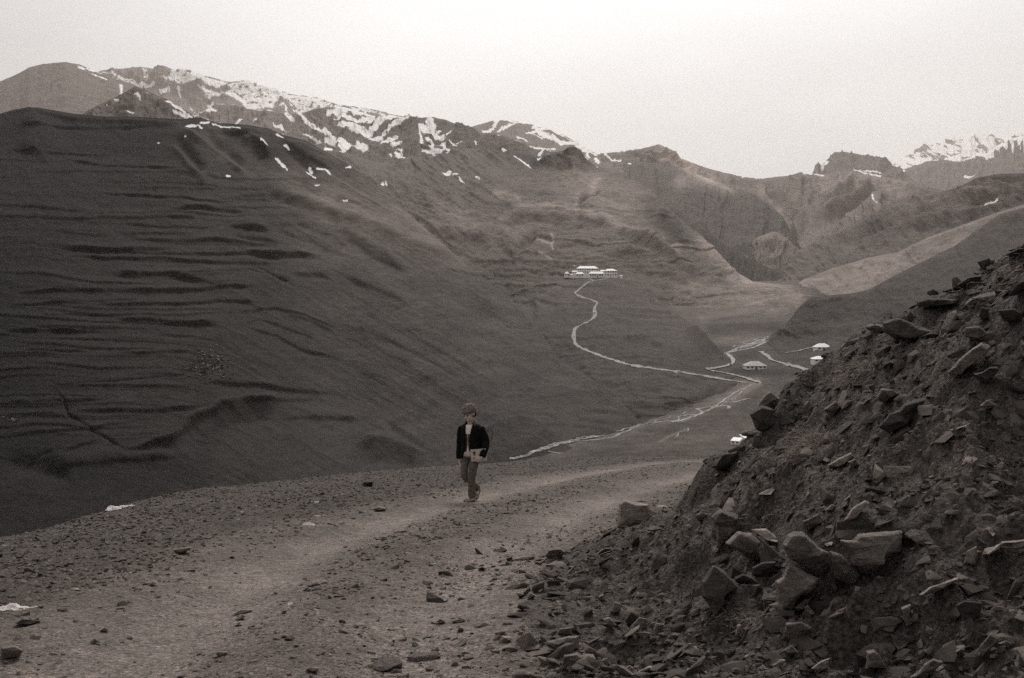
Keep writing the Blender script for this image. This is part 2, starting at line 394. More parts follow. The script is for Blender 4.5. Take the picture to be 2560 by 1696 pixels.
far.append(grid_layer('mountain', [     # rounded brown hills in front of it
    [(430,330,4700),(500,285,4700),(538,260,4700),(589,263,4700),(618,273,4700),(672,275,4600),(720,288,4600),(756,283,4600),(800,268,4500),(860,264,4500),(900,280,4500),(960,300,4500),(1040,360,4500)],
    [(430,480,3700),(1040,480,3700)]], m_far, (430,1040), 560, 190, noise=gully_noise(8, 50, 90, 42),
    relief=[('ridge', c1((1990,430),(2140,600),(2366,760)), 12, 6), ('gully', c1((1900,560),(2100,680),(2300,780)), 12, 5), ('gully', c1((2080,500),(2150,570)), 8, 5)], base_tone=.95, jag=1.5, seed=42))
# --- the right snow peak, 5.4 km
far.append(grid_layer('mountain', [
    [(1100,350,5600),(1177,318,5600),(1214,307,5600),(1235,301,5600),(1286,303,5600),(1326,309,5500),(1341,316,5500),(1377,327,5500),(1413,340,5400),(1439,356,5400),(1468,374,5300),(1490,384,5300),(1560,420,5300)],
    [(1100,470,4300),(1560,470,4300)]], m_far, (1100,1560), 420, 130, noise=gully_noise(5, 60, 70, 52), relief=[('ridge', c2((1330,330),(1500,400),(1750,540)), 10, 5)], jag=.6, seed=52))
# --- left dome 3.6 km and the pyramid peak 3 km
far.append(grid_layer('mountain', [
    [(-350,260,4800),(-150,250,4800),(0,204,4700),(36,189,4700),(73,169,4700),(109,160,4700),(164,155,4600),(200,162,4600),(236,178,4600),(291,197,4500),(327,209,4500),(400,243,4400),(472,282,4400),(540,320,4400)],
    [(-350,460,2700),(540,460,2700)]], m_far, (-350,540), 560, 190, noise=gully_noise(2.4, 120, 200, 62, lo=.25), base_tone=.95, jag=.8, fade_top=20, seed=62))
far.append(grid_layer('mountain', [
    [(120,330,3100),(182,297,3050),(233,271,3000),(291,242,3000),(338,216,2950),(363,227,2950),(418,249,2900),(472,282,2850),(530,318,2800),(600,360,2800)],
    [(120,470,2350),(600,470,2350)]], m_far, (120,600), 360, 160, noise=gully_noise(4, 50, 90, 72, lo=.5), relief=[('ridge', c1((940,320),(1000,420),(1040,540)), 12, 5)], base_tone=.8, jag=2, seed=72))
# --- dark crag ridge with snow fields, 4 km
far.append(grid_layer('mountain', [
    [(840,330,4200),(900,312,4200),(940,300,4200),(977,297,4200),(1014,294,4100),(1054,295,4100),(1083,293,4000),(1112,300,4000),(1141,311,4000),(1177,320,3950),(1199,331,3900),(1232,334,3900),(1268,344,3800),(1304,356,3800),(1333,371,3700),(1359,379,3700),(1395,384,3700),(1470,410,3700)],
    [(840,400,3700),(1470,460,3300)],
    [(840,520,3000),(1470,540,3000)]], m_far, (840,1470), 560, 190, noise=gully_noise(8, 50, 50, 82, slant=.4), relief=[('ridge', c2((350,300),(250,360),(180,440)), 10, 5), ('ridge', c2((560,270),(500,400),(560,560)), 14, 5), ('gully', c2((640,300),(600,420),(700,520)), 12, 4), ('ridge', c2((1000,370),(1150,420),(1330,480)), 10, 4)], base_tone=.72, jag=1.3, seed=82))
# --- flat-topped rock, 7 km
far.append(grid_layer('mountain', [
    [(1990,470,7000),(2036,436,7000),(2041,412,7000),(2046,404,7000),(2052,414,7000),(2063,404,7000),(2074,394,7000),(2085,381,7000),(2111,380,7000),(2154,387,7000),(2209,398,7000),(2227,409,7000),(2253,430,7000),(2290,455,7000),(2400,480,7000)],
    [(1990,540,5400),(2400,540,5400)]], m_snowfar, (1990,2400), 340, 100, noise=gully_noise(5, 24, 40, 92), base_tone=.72, jag=1.2, fade_top=5, seed=92))
# --- saddle and amphitheatre at the valley head, 5 km
far.append(grid_layer('mountain', [
    [(1440,400,5200),(1490,386,5200),(1504,382,5200),(1559,376,5200),(1599,372,5100),(1622,368,5100),(1647,361,5000),(1668,372,5000),(1700,396,5000),(1765,420,5000),(1805,431,5000),(1845,440,5000),(1907,446,5000),(1969,440,5000),(2005,430,4900),(2016,436,4900),(2042,440,4900),(2100,427,4800),(2136,424,4800),(2209,441,4700),(2282,457,4600),(2336,471,4500),(2450,500,4500)],
    [(1440,470,4800),(1750,500,4750),(1950,520,4600),(2200,520,4500),(2450,560,4300)],
    [(1440,600,4400),(1900,620,4200),(2100,610,4200),(2450,640,4100)],
    [(1440,760,3700),(1900,740,3600),(2450,740,3700)]], m_far, (1440,2450), 700, 270,
    relief=[('ridge', c2((2200,450),(2120,560),(2080,620)), 9, 4), ('ridge', c2((2200,450),(2300,560),(2360,640)), 9, 3),
            ('gully', c3((560,400),(700,560),(820,650),(830,720),(760,850)), 14, 7), ('gully', c3((860,380),(840,520),(830,640)), 8, 6), ('ridge', c3((800,380),(720,520),(700,620)), 12, 4),
            ('ridge', c3((1190,350),(1180,430),(1000,590),(900,680)), 10, 7), ('gully', c3((1000,420),(900,560),(860,640)), 8, 4), ('ridge', c3((1370,470),(1250,560),(1050,640),(900,740)), 11, 8), ('gully', c3((1480,540),(1300,600),(1050,700)), 8, 5)],
    tones=[(c2((2200,480),(2290,600),(2366,720)), 24, .55), (c2((2190,455),(2110,540),(2050,610)), 5, -.3), (c3((60,340),(250,440)), 30, .35), (c3((1000,440),(1300,420),(1500,480)), 26, .3), (c3((560,470),(720,640)), 14, .2), (c3((1000,600),(1300,520)), 12, -.15), (c3((60,300),(60,420)), 26, .3)],  # pale face and dark rib of the peak: shading painted into the tone
    noise=gully_noise(4.5, 44, 90, 102, lo=.5), jag=1.0, seed=102, RS=3.2, TS=1.9, base_tone=.95))
far.append(grid_layer('mountain', [   # spur with the peak on the right of the gully
    [(2000,640,3600),(2040,600,3600),(2090,560,3700),(2150,512,3800),(2198,471,3900),(2225,487,3900),(2250,505,3800),(2320,520,3800),(2450,560,3700)],
    [(2000,740,2300),(2450,700,2600)]], m_far, (2000,2450), 300, 130, noise=gully_noise(7, 24, 60, 112), tones=[(c3((1330,520),(1360,600)), 10, .3)], base_tone=.95, seed=112, jag=1.5))
far.append(grid_layer('hill', [   # dark spur on the left of the gully, its shade painted into the tone
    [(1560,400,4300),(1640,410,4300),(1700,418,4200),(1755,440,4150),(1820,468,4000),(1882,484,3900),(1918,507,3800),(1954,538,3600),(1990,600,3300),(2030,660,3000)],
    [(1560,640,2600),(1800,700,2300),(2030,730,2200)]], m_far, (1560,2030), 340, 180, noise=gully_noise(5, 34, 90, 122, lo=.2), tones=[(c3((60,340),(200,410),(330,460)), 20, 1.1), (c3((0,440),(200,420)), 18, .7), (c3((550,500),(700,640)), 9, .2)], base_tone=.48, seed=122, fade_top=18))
far.append(grid_layer('hill', [   # pale knoll in the valley head
    [(1830,650,2900),(1860,613,2950),(1900,591,2950),(1933,579,2950),(1955,586,2950),(1975,604,2900),(1994,621,2850),(2040,660,2800)],
    [(1830,730,2150),(2040,730,2150)]], m_far, (1830,2040), 160, 100, noise=gully_noise(6, 16, 40, 132), tones=[(c3((560,800),(660,790),(790,870)), 14, .35), (c3((630,925),(700,930)), 8, .5)], base_tone=.9, seed=132))
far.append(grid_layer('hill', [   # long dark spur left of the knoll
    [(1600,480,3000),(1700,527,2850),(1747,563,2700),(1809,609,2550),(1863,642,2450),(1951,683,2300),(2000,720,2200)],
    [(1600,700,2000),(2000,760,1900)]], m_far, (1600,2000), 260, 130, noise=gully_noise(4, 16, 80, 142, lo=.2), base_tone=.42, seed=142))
# --- right side: three ribs one behind the other
far.append(grid_layer('hill', [
    [(1880,720,2400),(1918,697,2400),(1954,671,2450),(1991,628,2500),(2045,602,2550),(2100,576,2600),(2154,551,2650),(2209,518,2700),(2245,500,2700),(2282,489,2700),(2354,480,2650),(2391,470,2600),(2445,445,2600),(2500,434,2600),(2553,434,2600),(2700,420,2600),(2850,430,2600)],
    [(1880,740,2000),(2150,620,2200),(2400,560,2200),(2850,540,2200)],
    [(1880,790,1500),(2400,760,1500),(2850,720,1500)]], m_mid, (1880,2850), 560, 190, noise=gully_noise(6, 60, 60, 152, lo=.35, slant=-.9),
    relief=[('gully', c3((2346,500),(2100,560),(1700,640),(1300,760),(1000,900)), 16, 5), ('ridge', c3((2346,470),(2000,530),(1500,640)), 16, 4), ('ridge', c3((2346,560),(1900,640),(1400,780)), 14, 4), ('gully', c3((2346,580),(1900,700),(1500,800)), 12, 4)],
    tones=[(c3((2300,470),(1900,560),(1500,650)), 22, .35), (c3((2346,400),(2050,430),(1850,500)), 18, -.3), (c3((2346,540),(1900,640),(1300,760)), 22, -.2), (c3((1700,480),(1850,460)), 12, .3)], base_tone=1.15, seed=152, RS=2.2, TS=1.6))
far.append(grid_layer('scree_slope', [
    [(1850,745,1750),(1920,728,1750),(1983,718,1750),(2009,700,1780),(2082,671,1750),(2172,645,1700),(2245,631,1650),(2318,594,1600),(2391,569,1600),(2481,536,1550),(2553,514,1500),(2700,480,1500),(2850,450,1500)],
    [(1850,800,1350),(2200,760,1250),(2850,620,1150)]], hill_mat('pale_scree', .23, 14, .2, .7), (1850,2850), 420, 140, noise=gully_noise(4, 40, 50, 162, slant=-.7),
    relief=[('gully', c3((1270,960),(1250,1040),(1300,1100)), 9, 4)], tones=[(c3((1050,1090),(1250,1060),(1500,1000)), 14, .15), (c3((900,1080),(1150,1030)), 9, -.2), (c3((1600,920),(2000,780),(2300,660)), 18, -.18)], seed=162))
far.append(grid_layer('hill', [
    [(1870,900,860),(1904,867,870),(1925,838,880),(1954,820,890),(1980,794,900),(1991,776,910),(2009,758,920),(2027,744,930),(2136,733,960),(2172,725,970),(2245,685,1000),(2318,649,1040),(2391,613,1080),(2445,573,1110),(2500,536,1140),(2553,522,1160),(2700,470,1200),(2850,430,1200)],
    [(1870,915,810),(1950,880,800),(2100,840,800),(2300,790,800),(2850,640,800)],
    [(1870,960,650),(2000,935,660),(2150,900,670),(2300,880,640),(2850,840,600)]], m_near, (1870,2850), 520, 200, noise=gully_noise(4, 70, 60, 172, lo=.35, slant=-.5),
    relief=[('step', c3((900,1250),(1300,1255),(1600,1240)), 7, 5), ('step', c3((1000,1370),(1400,1350),(1700,1370)), 9, 5), ('step', c3((560,1480),(900,1480),(1300,1430)), 9, 4), ('ridge', c3((1900,860),(1950,950),(1900,1060)), 16, 3)],
    tones=[(c3((780,1330),(1500,1300)), 26, -.18), (c3((2000,800),(1700,1050)), 22, .12)], seed=172, RS=1.3))
# --- middle hillside: from the snow line down to the flood plain, and its long right-hand spur
ME_REL = [('ridge', c2((1350,560),(1550,480),(1720,560)), 16, 5), ('gully', c2((1250,600),(1500,600),(1750,610)), 10, 4), ('ridge', c2((400,650),(700,540),(1000,500),(1250,600),(1350,700)), 20, 3),
    ('gully', c6((1560,390),(1460,430),(1370,480),(1350,560)), 7, 12), ('step', c6((1560,385),(1400,460)), 6, 8), ('ridge', c6((1700,170),(1900,240),(2100,440),(2352,640)), 12, 7), ('ridge', c6((2170,560),(2150,650),(2060,740)), 12, 2),
    ('gully', c6((2190,560),(2250,640),(2352,740)), 7, 1.5), ('step', c6((500,740),(620,680),(850,640),(1100,650),(1400,680),(1600,730),(1780,860)), 12, 9), ('step', c6((950,600),(1150,620),(1400,640)), 6, 6),
    ('step', c6((1200,760),(1350,730),(1500,720)), 6, 5), ('step', c6((1100,820),(1400,800),(1650,830)), 6, 4), ('step', c6((1150,860),(1450,850),(1750,870)), 7, 5), ('step', c6((1100,930),(1350,900),(1540,900)), 7, 6), ('step', c6((1000,990),(1250,1020),(1500,1030)), 8, 5),
    ('step', c6((1550,1000),(1850,990),(2050,1020),(2200,1080)), 14, 6), ('gully', c6((520,870),(720,1030),(860,1100)), 8, 8), ('gully', c6((960,760),(850,880),(720,1010)), 10, 6), ('ridge', c6((560,770),(680,860),(740,950)), 9, 5), ('step', c6((470,640),(560,660)), 8, 5),
    ('step', c6((0,820),(300,860),(520,880)), 16, 6), ('step', c6((80,620),(250,660),(450,650)), 10, 4), ('step', c6((300,440),(500,520),(760,570)), 8, 5), ('step', c6((560,440),(760,470)), 6, 5), ('step', c6((900,440),(1250,440)), 5, 4), ('step', c6((1080,560),(1330,570)), 6, 5),
    ('ridge', c6((1700,740),(2000,880),(2352,1080)), 10, 6), ('gully', c6((1600,720),(1900,900),(2200,1060)), 8, 5), ('ridge', c5((1390,0),(1560,200),(1750,290)), 10, 3), ('ridge', c5((950,0),(1250,180),(1600,330)), 10, 6), ('gully', c5((1250,80),(1500,250),(1700,310)), 9, 3),
    ('step', c5((860,170),(1100,230),(1350,310)), 10, 4), ('step', c5((1000,280),(1300,380),(1600,440)), 8, 4), ('step', c5((1100,420),(1400,500),(1700,540)), 10, 4),
    ('ridge', c7((1130,420),(1250,520),(1500,590),(1750,630)), 12, 4), ('gully', c7((1130,360),(1290,470)), 12, 6), ('step', c7((1450,520),(1650,600)), 10, 6), ('step', c7((1300,200),(1550,240),(1700,330)), 10, 4), ('ridge', c7((1480,60),(1800,90),(2000,160)), 16, 4), ('gully', c7((1850,250),(1950,340),(2050,400)), 12, 5), ('step', c7((1530,680),(1800,700),(2100,740)), 14, 5), ('step', c7((1700,360),(1850,430)), 8, 4)]
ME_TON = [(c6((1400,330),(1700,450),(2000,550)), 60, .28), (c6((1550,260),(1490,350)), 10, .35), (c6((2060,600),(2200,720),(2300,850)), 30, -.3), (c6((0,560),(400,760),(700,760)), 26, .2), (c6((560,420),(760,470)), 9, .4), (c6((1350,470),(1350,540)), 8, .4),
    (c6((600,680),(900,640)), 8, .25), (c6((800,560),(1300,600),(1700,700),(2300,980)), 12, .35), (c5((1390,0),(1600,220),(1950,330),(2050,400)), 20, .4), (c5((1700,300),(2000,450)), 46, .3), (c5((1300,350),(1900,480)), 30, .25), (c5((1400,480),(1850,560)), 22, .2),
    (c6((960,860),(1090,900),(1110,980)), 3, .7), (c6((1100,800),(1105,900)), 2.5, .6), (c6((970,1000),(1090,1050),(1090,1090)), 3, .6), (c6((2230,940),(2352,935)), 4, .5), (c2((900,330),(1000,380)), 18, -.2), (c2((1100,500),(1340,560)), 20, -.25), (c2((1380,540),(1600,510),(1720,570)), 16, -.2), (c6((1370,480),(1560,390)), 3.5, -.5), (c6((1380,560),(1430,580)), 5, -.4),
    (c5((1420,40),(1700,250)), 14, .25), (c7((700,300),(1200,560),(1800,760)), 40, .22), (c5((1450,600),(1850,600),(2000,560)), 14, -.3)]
far.append(grid_layer('hill', [
    [(560,330,3700),(650,345,3600),(750,350,3500),(850,378,3400),(930,403,3300),(975,410,3300),(1040,410,3300),(1057,398,3300),(1148,376,3200),(1250,374,3100),(1320,380,3000),(1345,398,3000),(1388,384,2900),(1432,375,2800),(1461,392,2750),(1490,417,2700),(1541,425,2600),(1595,458,2500),(1632,487,2400),(1668,520,2300),(1710,556,2150),(1751,587,2050),(1791,627,1900),(1845,685,1750),(1882,704,1700),(1950,712,1700),(2060,716,1700)],
    [(560,430,3000),(900,480,2750),(1200,470,2500),(1500,480,2300),(1700,590,1950),(1850,700,1650),(2060,730,1500)],
    [(560,560,2300),(1200,590,1950),(1500,590,1850),(1700,650,1650),(1850,730,1450),(2060,755,1350)],
    [(560,700,1800),(1200,720,1600),(1500,715,1480),(1700,755,1350),(1850,790,1200),(2060,800,1120)],
    [(560,860,1400),(1200,880,1300),(1500,850,1200),(1700,850,1080),(1850,850,1000),(2060,850,950)]],
    m_mid, (560,2060), 1000, 330, relief=ME_REL, tones=ME_TON, noise=blend_noise(gully_noise(5.0, 46, 120, 182, lo=.35, slant=-1.5), terraces(gully_noise(3.0, 90, 60, 184, lo=.5, slant=-.5), 2.0, 19, (470, 560), (900, 820), -.08), 1050, 1350), base_tone=.92, seed=182, RS=2.0, TS=2.0))
# --- terrace spur with the houses, 1.4 km down to 650 m
sp_rel = [('step', c5((850,250),(1000,310),(1300,430)), 9, 5), ('step', c5((700,400),(900,430),(1050,500)), 9, 5), ('step', c5((1000,380),(1150,450),(1350,570)), 12, 6), ('step', c5((850,690),(1000,690),(1150,760)), 10, 7), ('step', c5((700,560),(1000,580),(1300,600)), 8, 4), ('step', c5((800,860),(1100,860)), 8, 4),
    ('ridge', c5((1290,620),(1400,680),(1560,830)), 12, 8), ('gully', c5((1180,700),(1260,820),(1400,890)), 9, 5), ('ridge', c5((450,330),(250,450),(300,560)), 12, 5), ('step', c5((0,650),(300,690),(560,770)), 10, 5), ('step', c5((0,1090),(300,1080),(560,1060)), 8, 5),
    ('gully', c5((880,1150),(960,1240)), 5, 6), ('ridge', c5((1390,1060),(1500,1010),(1560,1060)), 10, 5), ('step', c5((1100,1160),(1400,1090),(1700,1000)), 8, 6), ('gully', c5((60,700),(250,760),(450,800)), 12, 5), ('step', c5((400,950),(800,1000),(1200,960)), 10, 4)]
far.append(grid_layer('hill', [
    [(1080,900,1150),(1150,830,1200),(1200,780,1250),(1250,745,1300),(1290,725,1330),(1330,712,1360),(1380,700,1380),(1410,696,1385),(1450,693,1385),(1530,694,1380),(1570,700,1360),(1600,716,1300),(1640,745,1220),(1680,775,1120),(1715,800,1030),(1759,832,920),(1795,873,810),(1825,905,730),(1850,940,680),(1900,975,620)],
    [(1080,915,1080),(1290,760,1260),(1400,720,1300),(1500,716,1300),(1600,745,1210),(1715,815,980),(1825,925,700),(1900,985,605)],
    [(1080,990,820),(1300,850,950),(1450,850,900),(1600,870,790),(1715,890,730),(1825,945,655),(1900,995,598)],
    [(1080,1060,860),(1200,1000,740),(1300,960,700),(1450,950,670),(1600,950,625),(1715,955,615),(1825,970,605),(1900,1003,588)],
    [(1080,1190,620),(1180,1166,500),(1250,1144,452),(1384,1120,470),(1541,1085,500),(1614,1064,515),(1741,1024,545),(1832,994,572),(1900,1012,575)],
    [(1080,1250,600),(1180,1226,475),(1250,1204,436),(1384,1180,452),(1541,1145,480),(1614,1124,495),(1741,1084,525),(1832,1054,552),(1900,1072,555)]],
    m_near, (1080,1900), 640, 330, relief=sp_rel, tones=[(c5((200,500),(450,320)), 22, .22), (c5((1300,640),(1420,780)), 16, -.22), (c5((880,860),(1100,860)), 8, -.2), (c5((0,800),(800,950),(1500,960)), 30, .05), (c5((150,230),(330,300)), 4, .5)],
    noise=terraces(gully_noise(2.4, 80, 60, 192, lo=.5, slant=-.8), 1.7, 21, (700, 720), (1150, 1080), -.06), base_tone=1.0, seed=192, RS=1.5, TS=1.3))
# --- small foot hill by the river
far.append(grid_layer('hill', [
    [(1120,1150,700),(1180,1086,520),(1250,1051,500),(1305,1039,495),(1341,1050,490),(1377,1075,485),(1406,1099,480),(1440,1118,475)],
    [(1120,1230,650),(1180,1180,440),(1250,1168,432),(1440,1135,455)],[(1120,1290,620),(1180,1240,420),(1250,1230,415),(1440,1190,440)]], m_near, (1120,1440), 220, 110, noise=gully_noise(2.5, 30, 60, 202), base_tone=.85, seed=202))
# --- left hill with terraces
LT = [(w, a, c4(*p)) for w, a, p in [
    (6,9,((380,50),(700,65),(1100,100),(1400,95),(1700,90),(2000,95),(2200,115))),(7,10,((400,100),(800,125),(1100,130),(1300,150),(1700,160),(1960,165))),(11,10,((740,250),(900,240),(1200,245),(1350,280),(1530,305))),
    (6,9,((80,370),(400,350),(760,355))),(9,10,((820,355),(1100,360),(1350,345),(1500,325),(1800,325))),(7,8,((40,460),(350,435),(620,440))),(8,9,((620,450),(900,450),(1200,445),(1500,420),(1850,435))),(4,7,((250,520),(600,520),(820,525))),
    (9,10,((740,550),(1100,560),(1200,575),(1400,578),(1550,605))),(6,7,((1600,500),(1850,480),(1900,475),(2100,530),(2366,640))),(9,8,((40,635),(280,625))),(9,8,((330,630),(640,625))),(7,6,((130,765),(500,765),(620,775))),(8,7,((830,785),(1000,785),(1350,770))),
    (13,8,((1360,1000),(1500,985),(1750,1000),(2000,1040),(2330,1070))),(13,9,((480,1180),(900,1185),(1200,1165),(1450,1140))),(6,8,((20,1210),(400,1195))),(9,7,((1600,1110),(1900,1110),(2200,1100))),(17,8,((1950,1230),(2366,1230),(2500,1240))),
    (7,8,((20,1350),(400,1320),(700,1290),(950,1240))),(8,7,((430,1450),(700,1380))),(24,9,((800,1470),(1200,1400),(1350,1250),(1600,1120))),(5,7,((1650,590),(1780,545),(1950,600),(2200,700))),(8,6,((1700,600),(1900,660),(2100,760),(2366,830))),(7,6,((380,1005),(700,1010),(1300,1010))),(9,6,((0,1130),(350,1110),(760,1105))),
    (9,6,((300,1560),(700,1540),(1300,1500))),(7,5,((1100,660),(1300,660),(1500,700)))]]
LT += [(w, a, c1(*p)) for w, a, p in [(5,6,((280,785),(550,790),(750,790))),(6,7,((430,820),(700,860),(1000,880),(1260,885))),(5,8,((740,1055),(1000,1075),(1250,1090),(1500,1120),(1620,1130))),(9,10,((1170,1165),(1400,1160),(1700,1190))),(6,7,((1150,1225),(1350,1225))),(6,7,((830,1260),(1100,1290),(1500,1295))),
    (9,8,((1560,1280),(1850,1310))),(8,7,((1600,1340),(1900,1400))),(6,7,((800,1330),(1300,1340))),(9,9,((860,1370),(1200,1390),(1450,1380),(1900,1420))),(9,8,((380,1430),(800,1450),(1200,1440))),(7,8,((1500,1470),(1900,1480),(2200,1490))),(9,5,((60,590),(400,600),(800,600),(1150,590))),(9,5,((80,760),(280,770))),(12,6,((850,1100),(760,1180),(640,1240),(300,1330),(60,1380)))]]
L_REL = [('step', p, min(w, 11)*.6, a*1.3) for w, a, p in LT]
L_REL += [('ridge', c4((870,1430),(1200,1390),(1310,1260),(1500,1150),(1650,1105),(1990,1100)), 11, 9), ('gully', c4((1250,1480),(1450,1310),(1600,1210),(1900,1170)), 24, 6), ('ridge', c4((300,1540),(700,1500),(1250,1480)), 16, 5), ('gully', c8((650,1320),(850,1290),(1150,1360)), 20, 6), ('ridge', c8((580,1260),(780,1190),(950,1180),(1200,1280),(1450,1370)), 9, 7), ('gully', c4((0,1500),(250,1550),(500,1620)), 22, 6)]
L_REL += [('ridge', c7((250,250),(600,380),(900,520),(1200,600),(1500,730),(1850,850),(2300,1000)), 14, 6), ('gully', c7((200,310),(600,450),(900,590),(1100,700)), 12, 5), ('ridge', c7((900,580),(1100,740),(1400,900),(1650,1100)), 12, 6), ('step', c7((1100,800),(1300,950),(1650,1110)), 8, 5),
    ('step', c7((0,670),(150,680),(300,700)), 9, 7), ('step', c7((50,750),(250,790),(400,830)), 7, 6), ('step', c7((60,930),(450,920),(800,960)), 9, 7), ('step', c7((1010,1130),(1200,1220),(1500,1340),(1660,1420)), 8, 7), ('step', c7((500,1130),(900,1130)), 10, 6), ('gully', c7((1400,1500),(1650,1440),(1820,1310)), 4, 6), ('gully', c7((60,1030),(240,1070),(420,1180),(520,1200)), 3.5, 8), ('gully', c7((2020,1065),(2150,1095),(2350,1140)), 3, 9),
    ('step', c7((900,350),(1150,420),(1300,480)), 9, 4), ('step', c7((500,600),(900,760),(1100,900)), 8, 5), ('step', c7((350,680),(700,800),(950,930)), 8, 5),
    ('ridge', c1((1230,590),(1380,690),(1560,820),(1740,980)), 7, 9), ('gully', c1((1190,650),(1280,760),(1420,920)), 12, 8), ('ridge', c1((1160,700),(1300,860),(1450,1030)), 9, 6), ('gully', c1((1400,600),(1480,720),(1700,870)), 12, 7), ('ridge', c1((1650,660),(1800,720),(1860,820)), 10, 8), ('gully', c1((1900,700),(2100,860),(2200,960)), 10, 5),
    ('step', c1((1480,640),(1700,640),(1800,760),(1870,850)), 12, 7), ('step', c1((1960,700),(2100,800),(2300,900)), 10, 5), ('ridge', c1((200,470),(300,620),(200,800)), 30, 3), ('step', c1((60,480),(250,500),(500,550),(900,570),(1250,585)), 12, 5),
    ('gully', c4((370,1010),(440,1100),(470,1200),(640,1310),(870,1450)), 4, 12), ('gully', c4((400,1005),(800,975),(1250,930)), 3, 8), ('gully', c4((150,1560),(280,1470),(380,1450)), 4, 9), ('gully', c4((1680,190),(1850,230),(2000,300)), 3.5, 8),
    ('gully', c8((820,310),(950,370),(1060,420),(1400,600),(1550,700)), 6, 8), ('step', c8((1700,520),(1900,540),(2050,600)), 10, 5), ('step', c8((1050,250),(1200,270)), 8, 5), ('step', c8((1600,290),(1900,290)), 10, 4), ('step', c8((1100,710),(1250,660),(1350,700)), 10, 5), ('step', c8((0,110),(250,180),(520,310)), 8, 6), ('step', c8((600,1240),(800,1200),(950,1190)), 14, 7), ('gully', c8((850,1020),(1100,1200),(1400,1380)), 10, 7), ('step', c8((1850,830),(2100,830),(2366,820)), 8, 4), ('step', c8((560,260),(720,250)), 12, 4), ('step', c8((900,50),(1100,30)), 4, 4)]
L_TON = [(c4((1400,1400),(1520,1260),(1800,1180)), 26, -.25), (c8((650,1320),(900,1290),(1150,1370)), 20, -.25)] + [(p, min(w, 10)*.6, -.14) for w, a, p in LT] + [(c4((370,1010),(440,1100),(470,1200),(640,1310),(870,1450)), 2.2, -.6), (c4((400,1005),(800,975),(1250,930)), 1.8, -.5), (c4((150,1560),(280,1470),(380,1450)), 2.2, -.6), (c4((1680,190),(1850,230),(2000,300)), 1.8, -.4), (c7((2020,1065),(2150,1095),(2350,1140)), 1.6, -.5),  # shade of risers, folds and gullies, and the lit slope, painted into tone
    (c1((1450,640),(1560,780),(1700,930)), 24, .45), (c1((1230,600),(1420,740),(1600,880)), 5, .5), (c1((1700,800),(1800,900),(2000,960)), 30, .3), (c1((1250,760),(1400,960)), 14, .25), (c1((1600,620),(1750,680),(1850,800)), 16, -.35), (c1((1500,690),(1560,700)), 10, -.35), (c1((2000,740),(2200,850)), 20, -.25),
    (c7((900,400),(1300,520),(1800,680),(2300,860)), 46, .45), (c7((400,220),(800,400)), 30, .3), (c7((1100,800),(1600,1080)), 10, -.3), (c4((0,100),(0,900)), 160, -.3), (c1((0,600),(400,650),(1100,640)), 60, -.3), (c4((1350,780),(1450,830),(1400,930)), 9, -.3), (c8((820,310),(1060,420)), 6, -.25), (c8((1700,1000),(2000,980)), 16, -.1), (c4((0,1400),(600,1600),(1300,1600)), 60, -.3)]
far.append(grid_layer('hill', [
    [(-500,330,1500),(-200,310,1450),(0,285,1400),(29,276,1400),(73,268,1390),(109,273,1390),(182,285,1380),(254,292,1370),(363,294,1360),(454,298,1350),(490,294,1340),(502,293,1340),(520,300,1335),(545,307,1330),(618,313,1320),(672,322,1310),(709,338,1300),(763,351,1290),(800,372,1280),(860,404,1270),(900,432,1260),(950,470,1250),(1050,560,1150),(1150,650,1050),(1280,750,900),(1330,800,830),(1400,900,690),(1500,960,610),(1560,1010,560),(1600,1060,515)],
    [(-500,500,1120),(0,470,1120),(500,460,1140),(800,480,1160),(950,520,1160),(1150,690,980),(1330,840,770),(1500,990,585),(1600,1066,510)],
    [(-500,720,900),(0,690,900),(500,680,930),(800,680,950),(1000,700,950),(1200,800,830),(1330,880,710),(1500,1010,570),(1600,1072,507)],
    [(-500,920,770),(0,900,760),(500,890,770),(900,890,780),(1200,930,660),(1400,980,590),(1500,1030,550),(1600,1078,504)],
    [(-500,1120,650),(0,1110,650),(500,1080,650),(900,1060,640),(1250,1080,520),(1400,1080,510),(1500,1070,525),(1600,1084,502)],
    [(-500,1500,520),(0,1420,510),(500,1320,510),(1000,1240,450),(1250,1165,446),(1400,1125,465),(1541,1090,495),(1600,1090,500)]],
    m_left, (-500,1600), 1150, 620, relief=L_REL, tones=L_TON, noise=blend_noise(terraces(gully_noise(1.5, 150, 90, 212, lo=.3, slant=-.3), 1.5, 25), gully_noise(1.6, 70, 130, 214, lo=.3, slant=-1.6), 420, 860), seed=212, RS=1.15, TS=1.5))
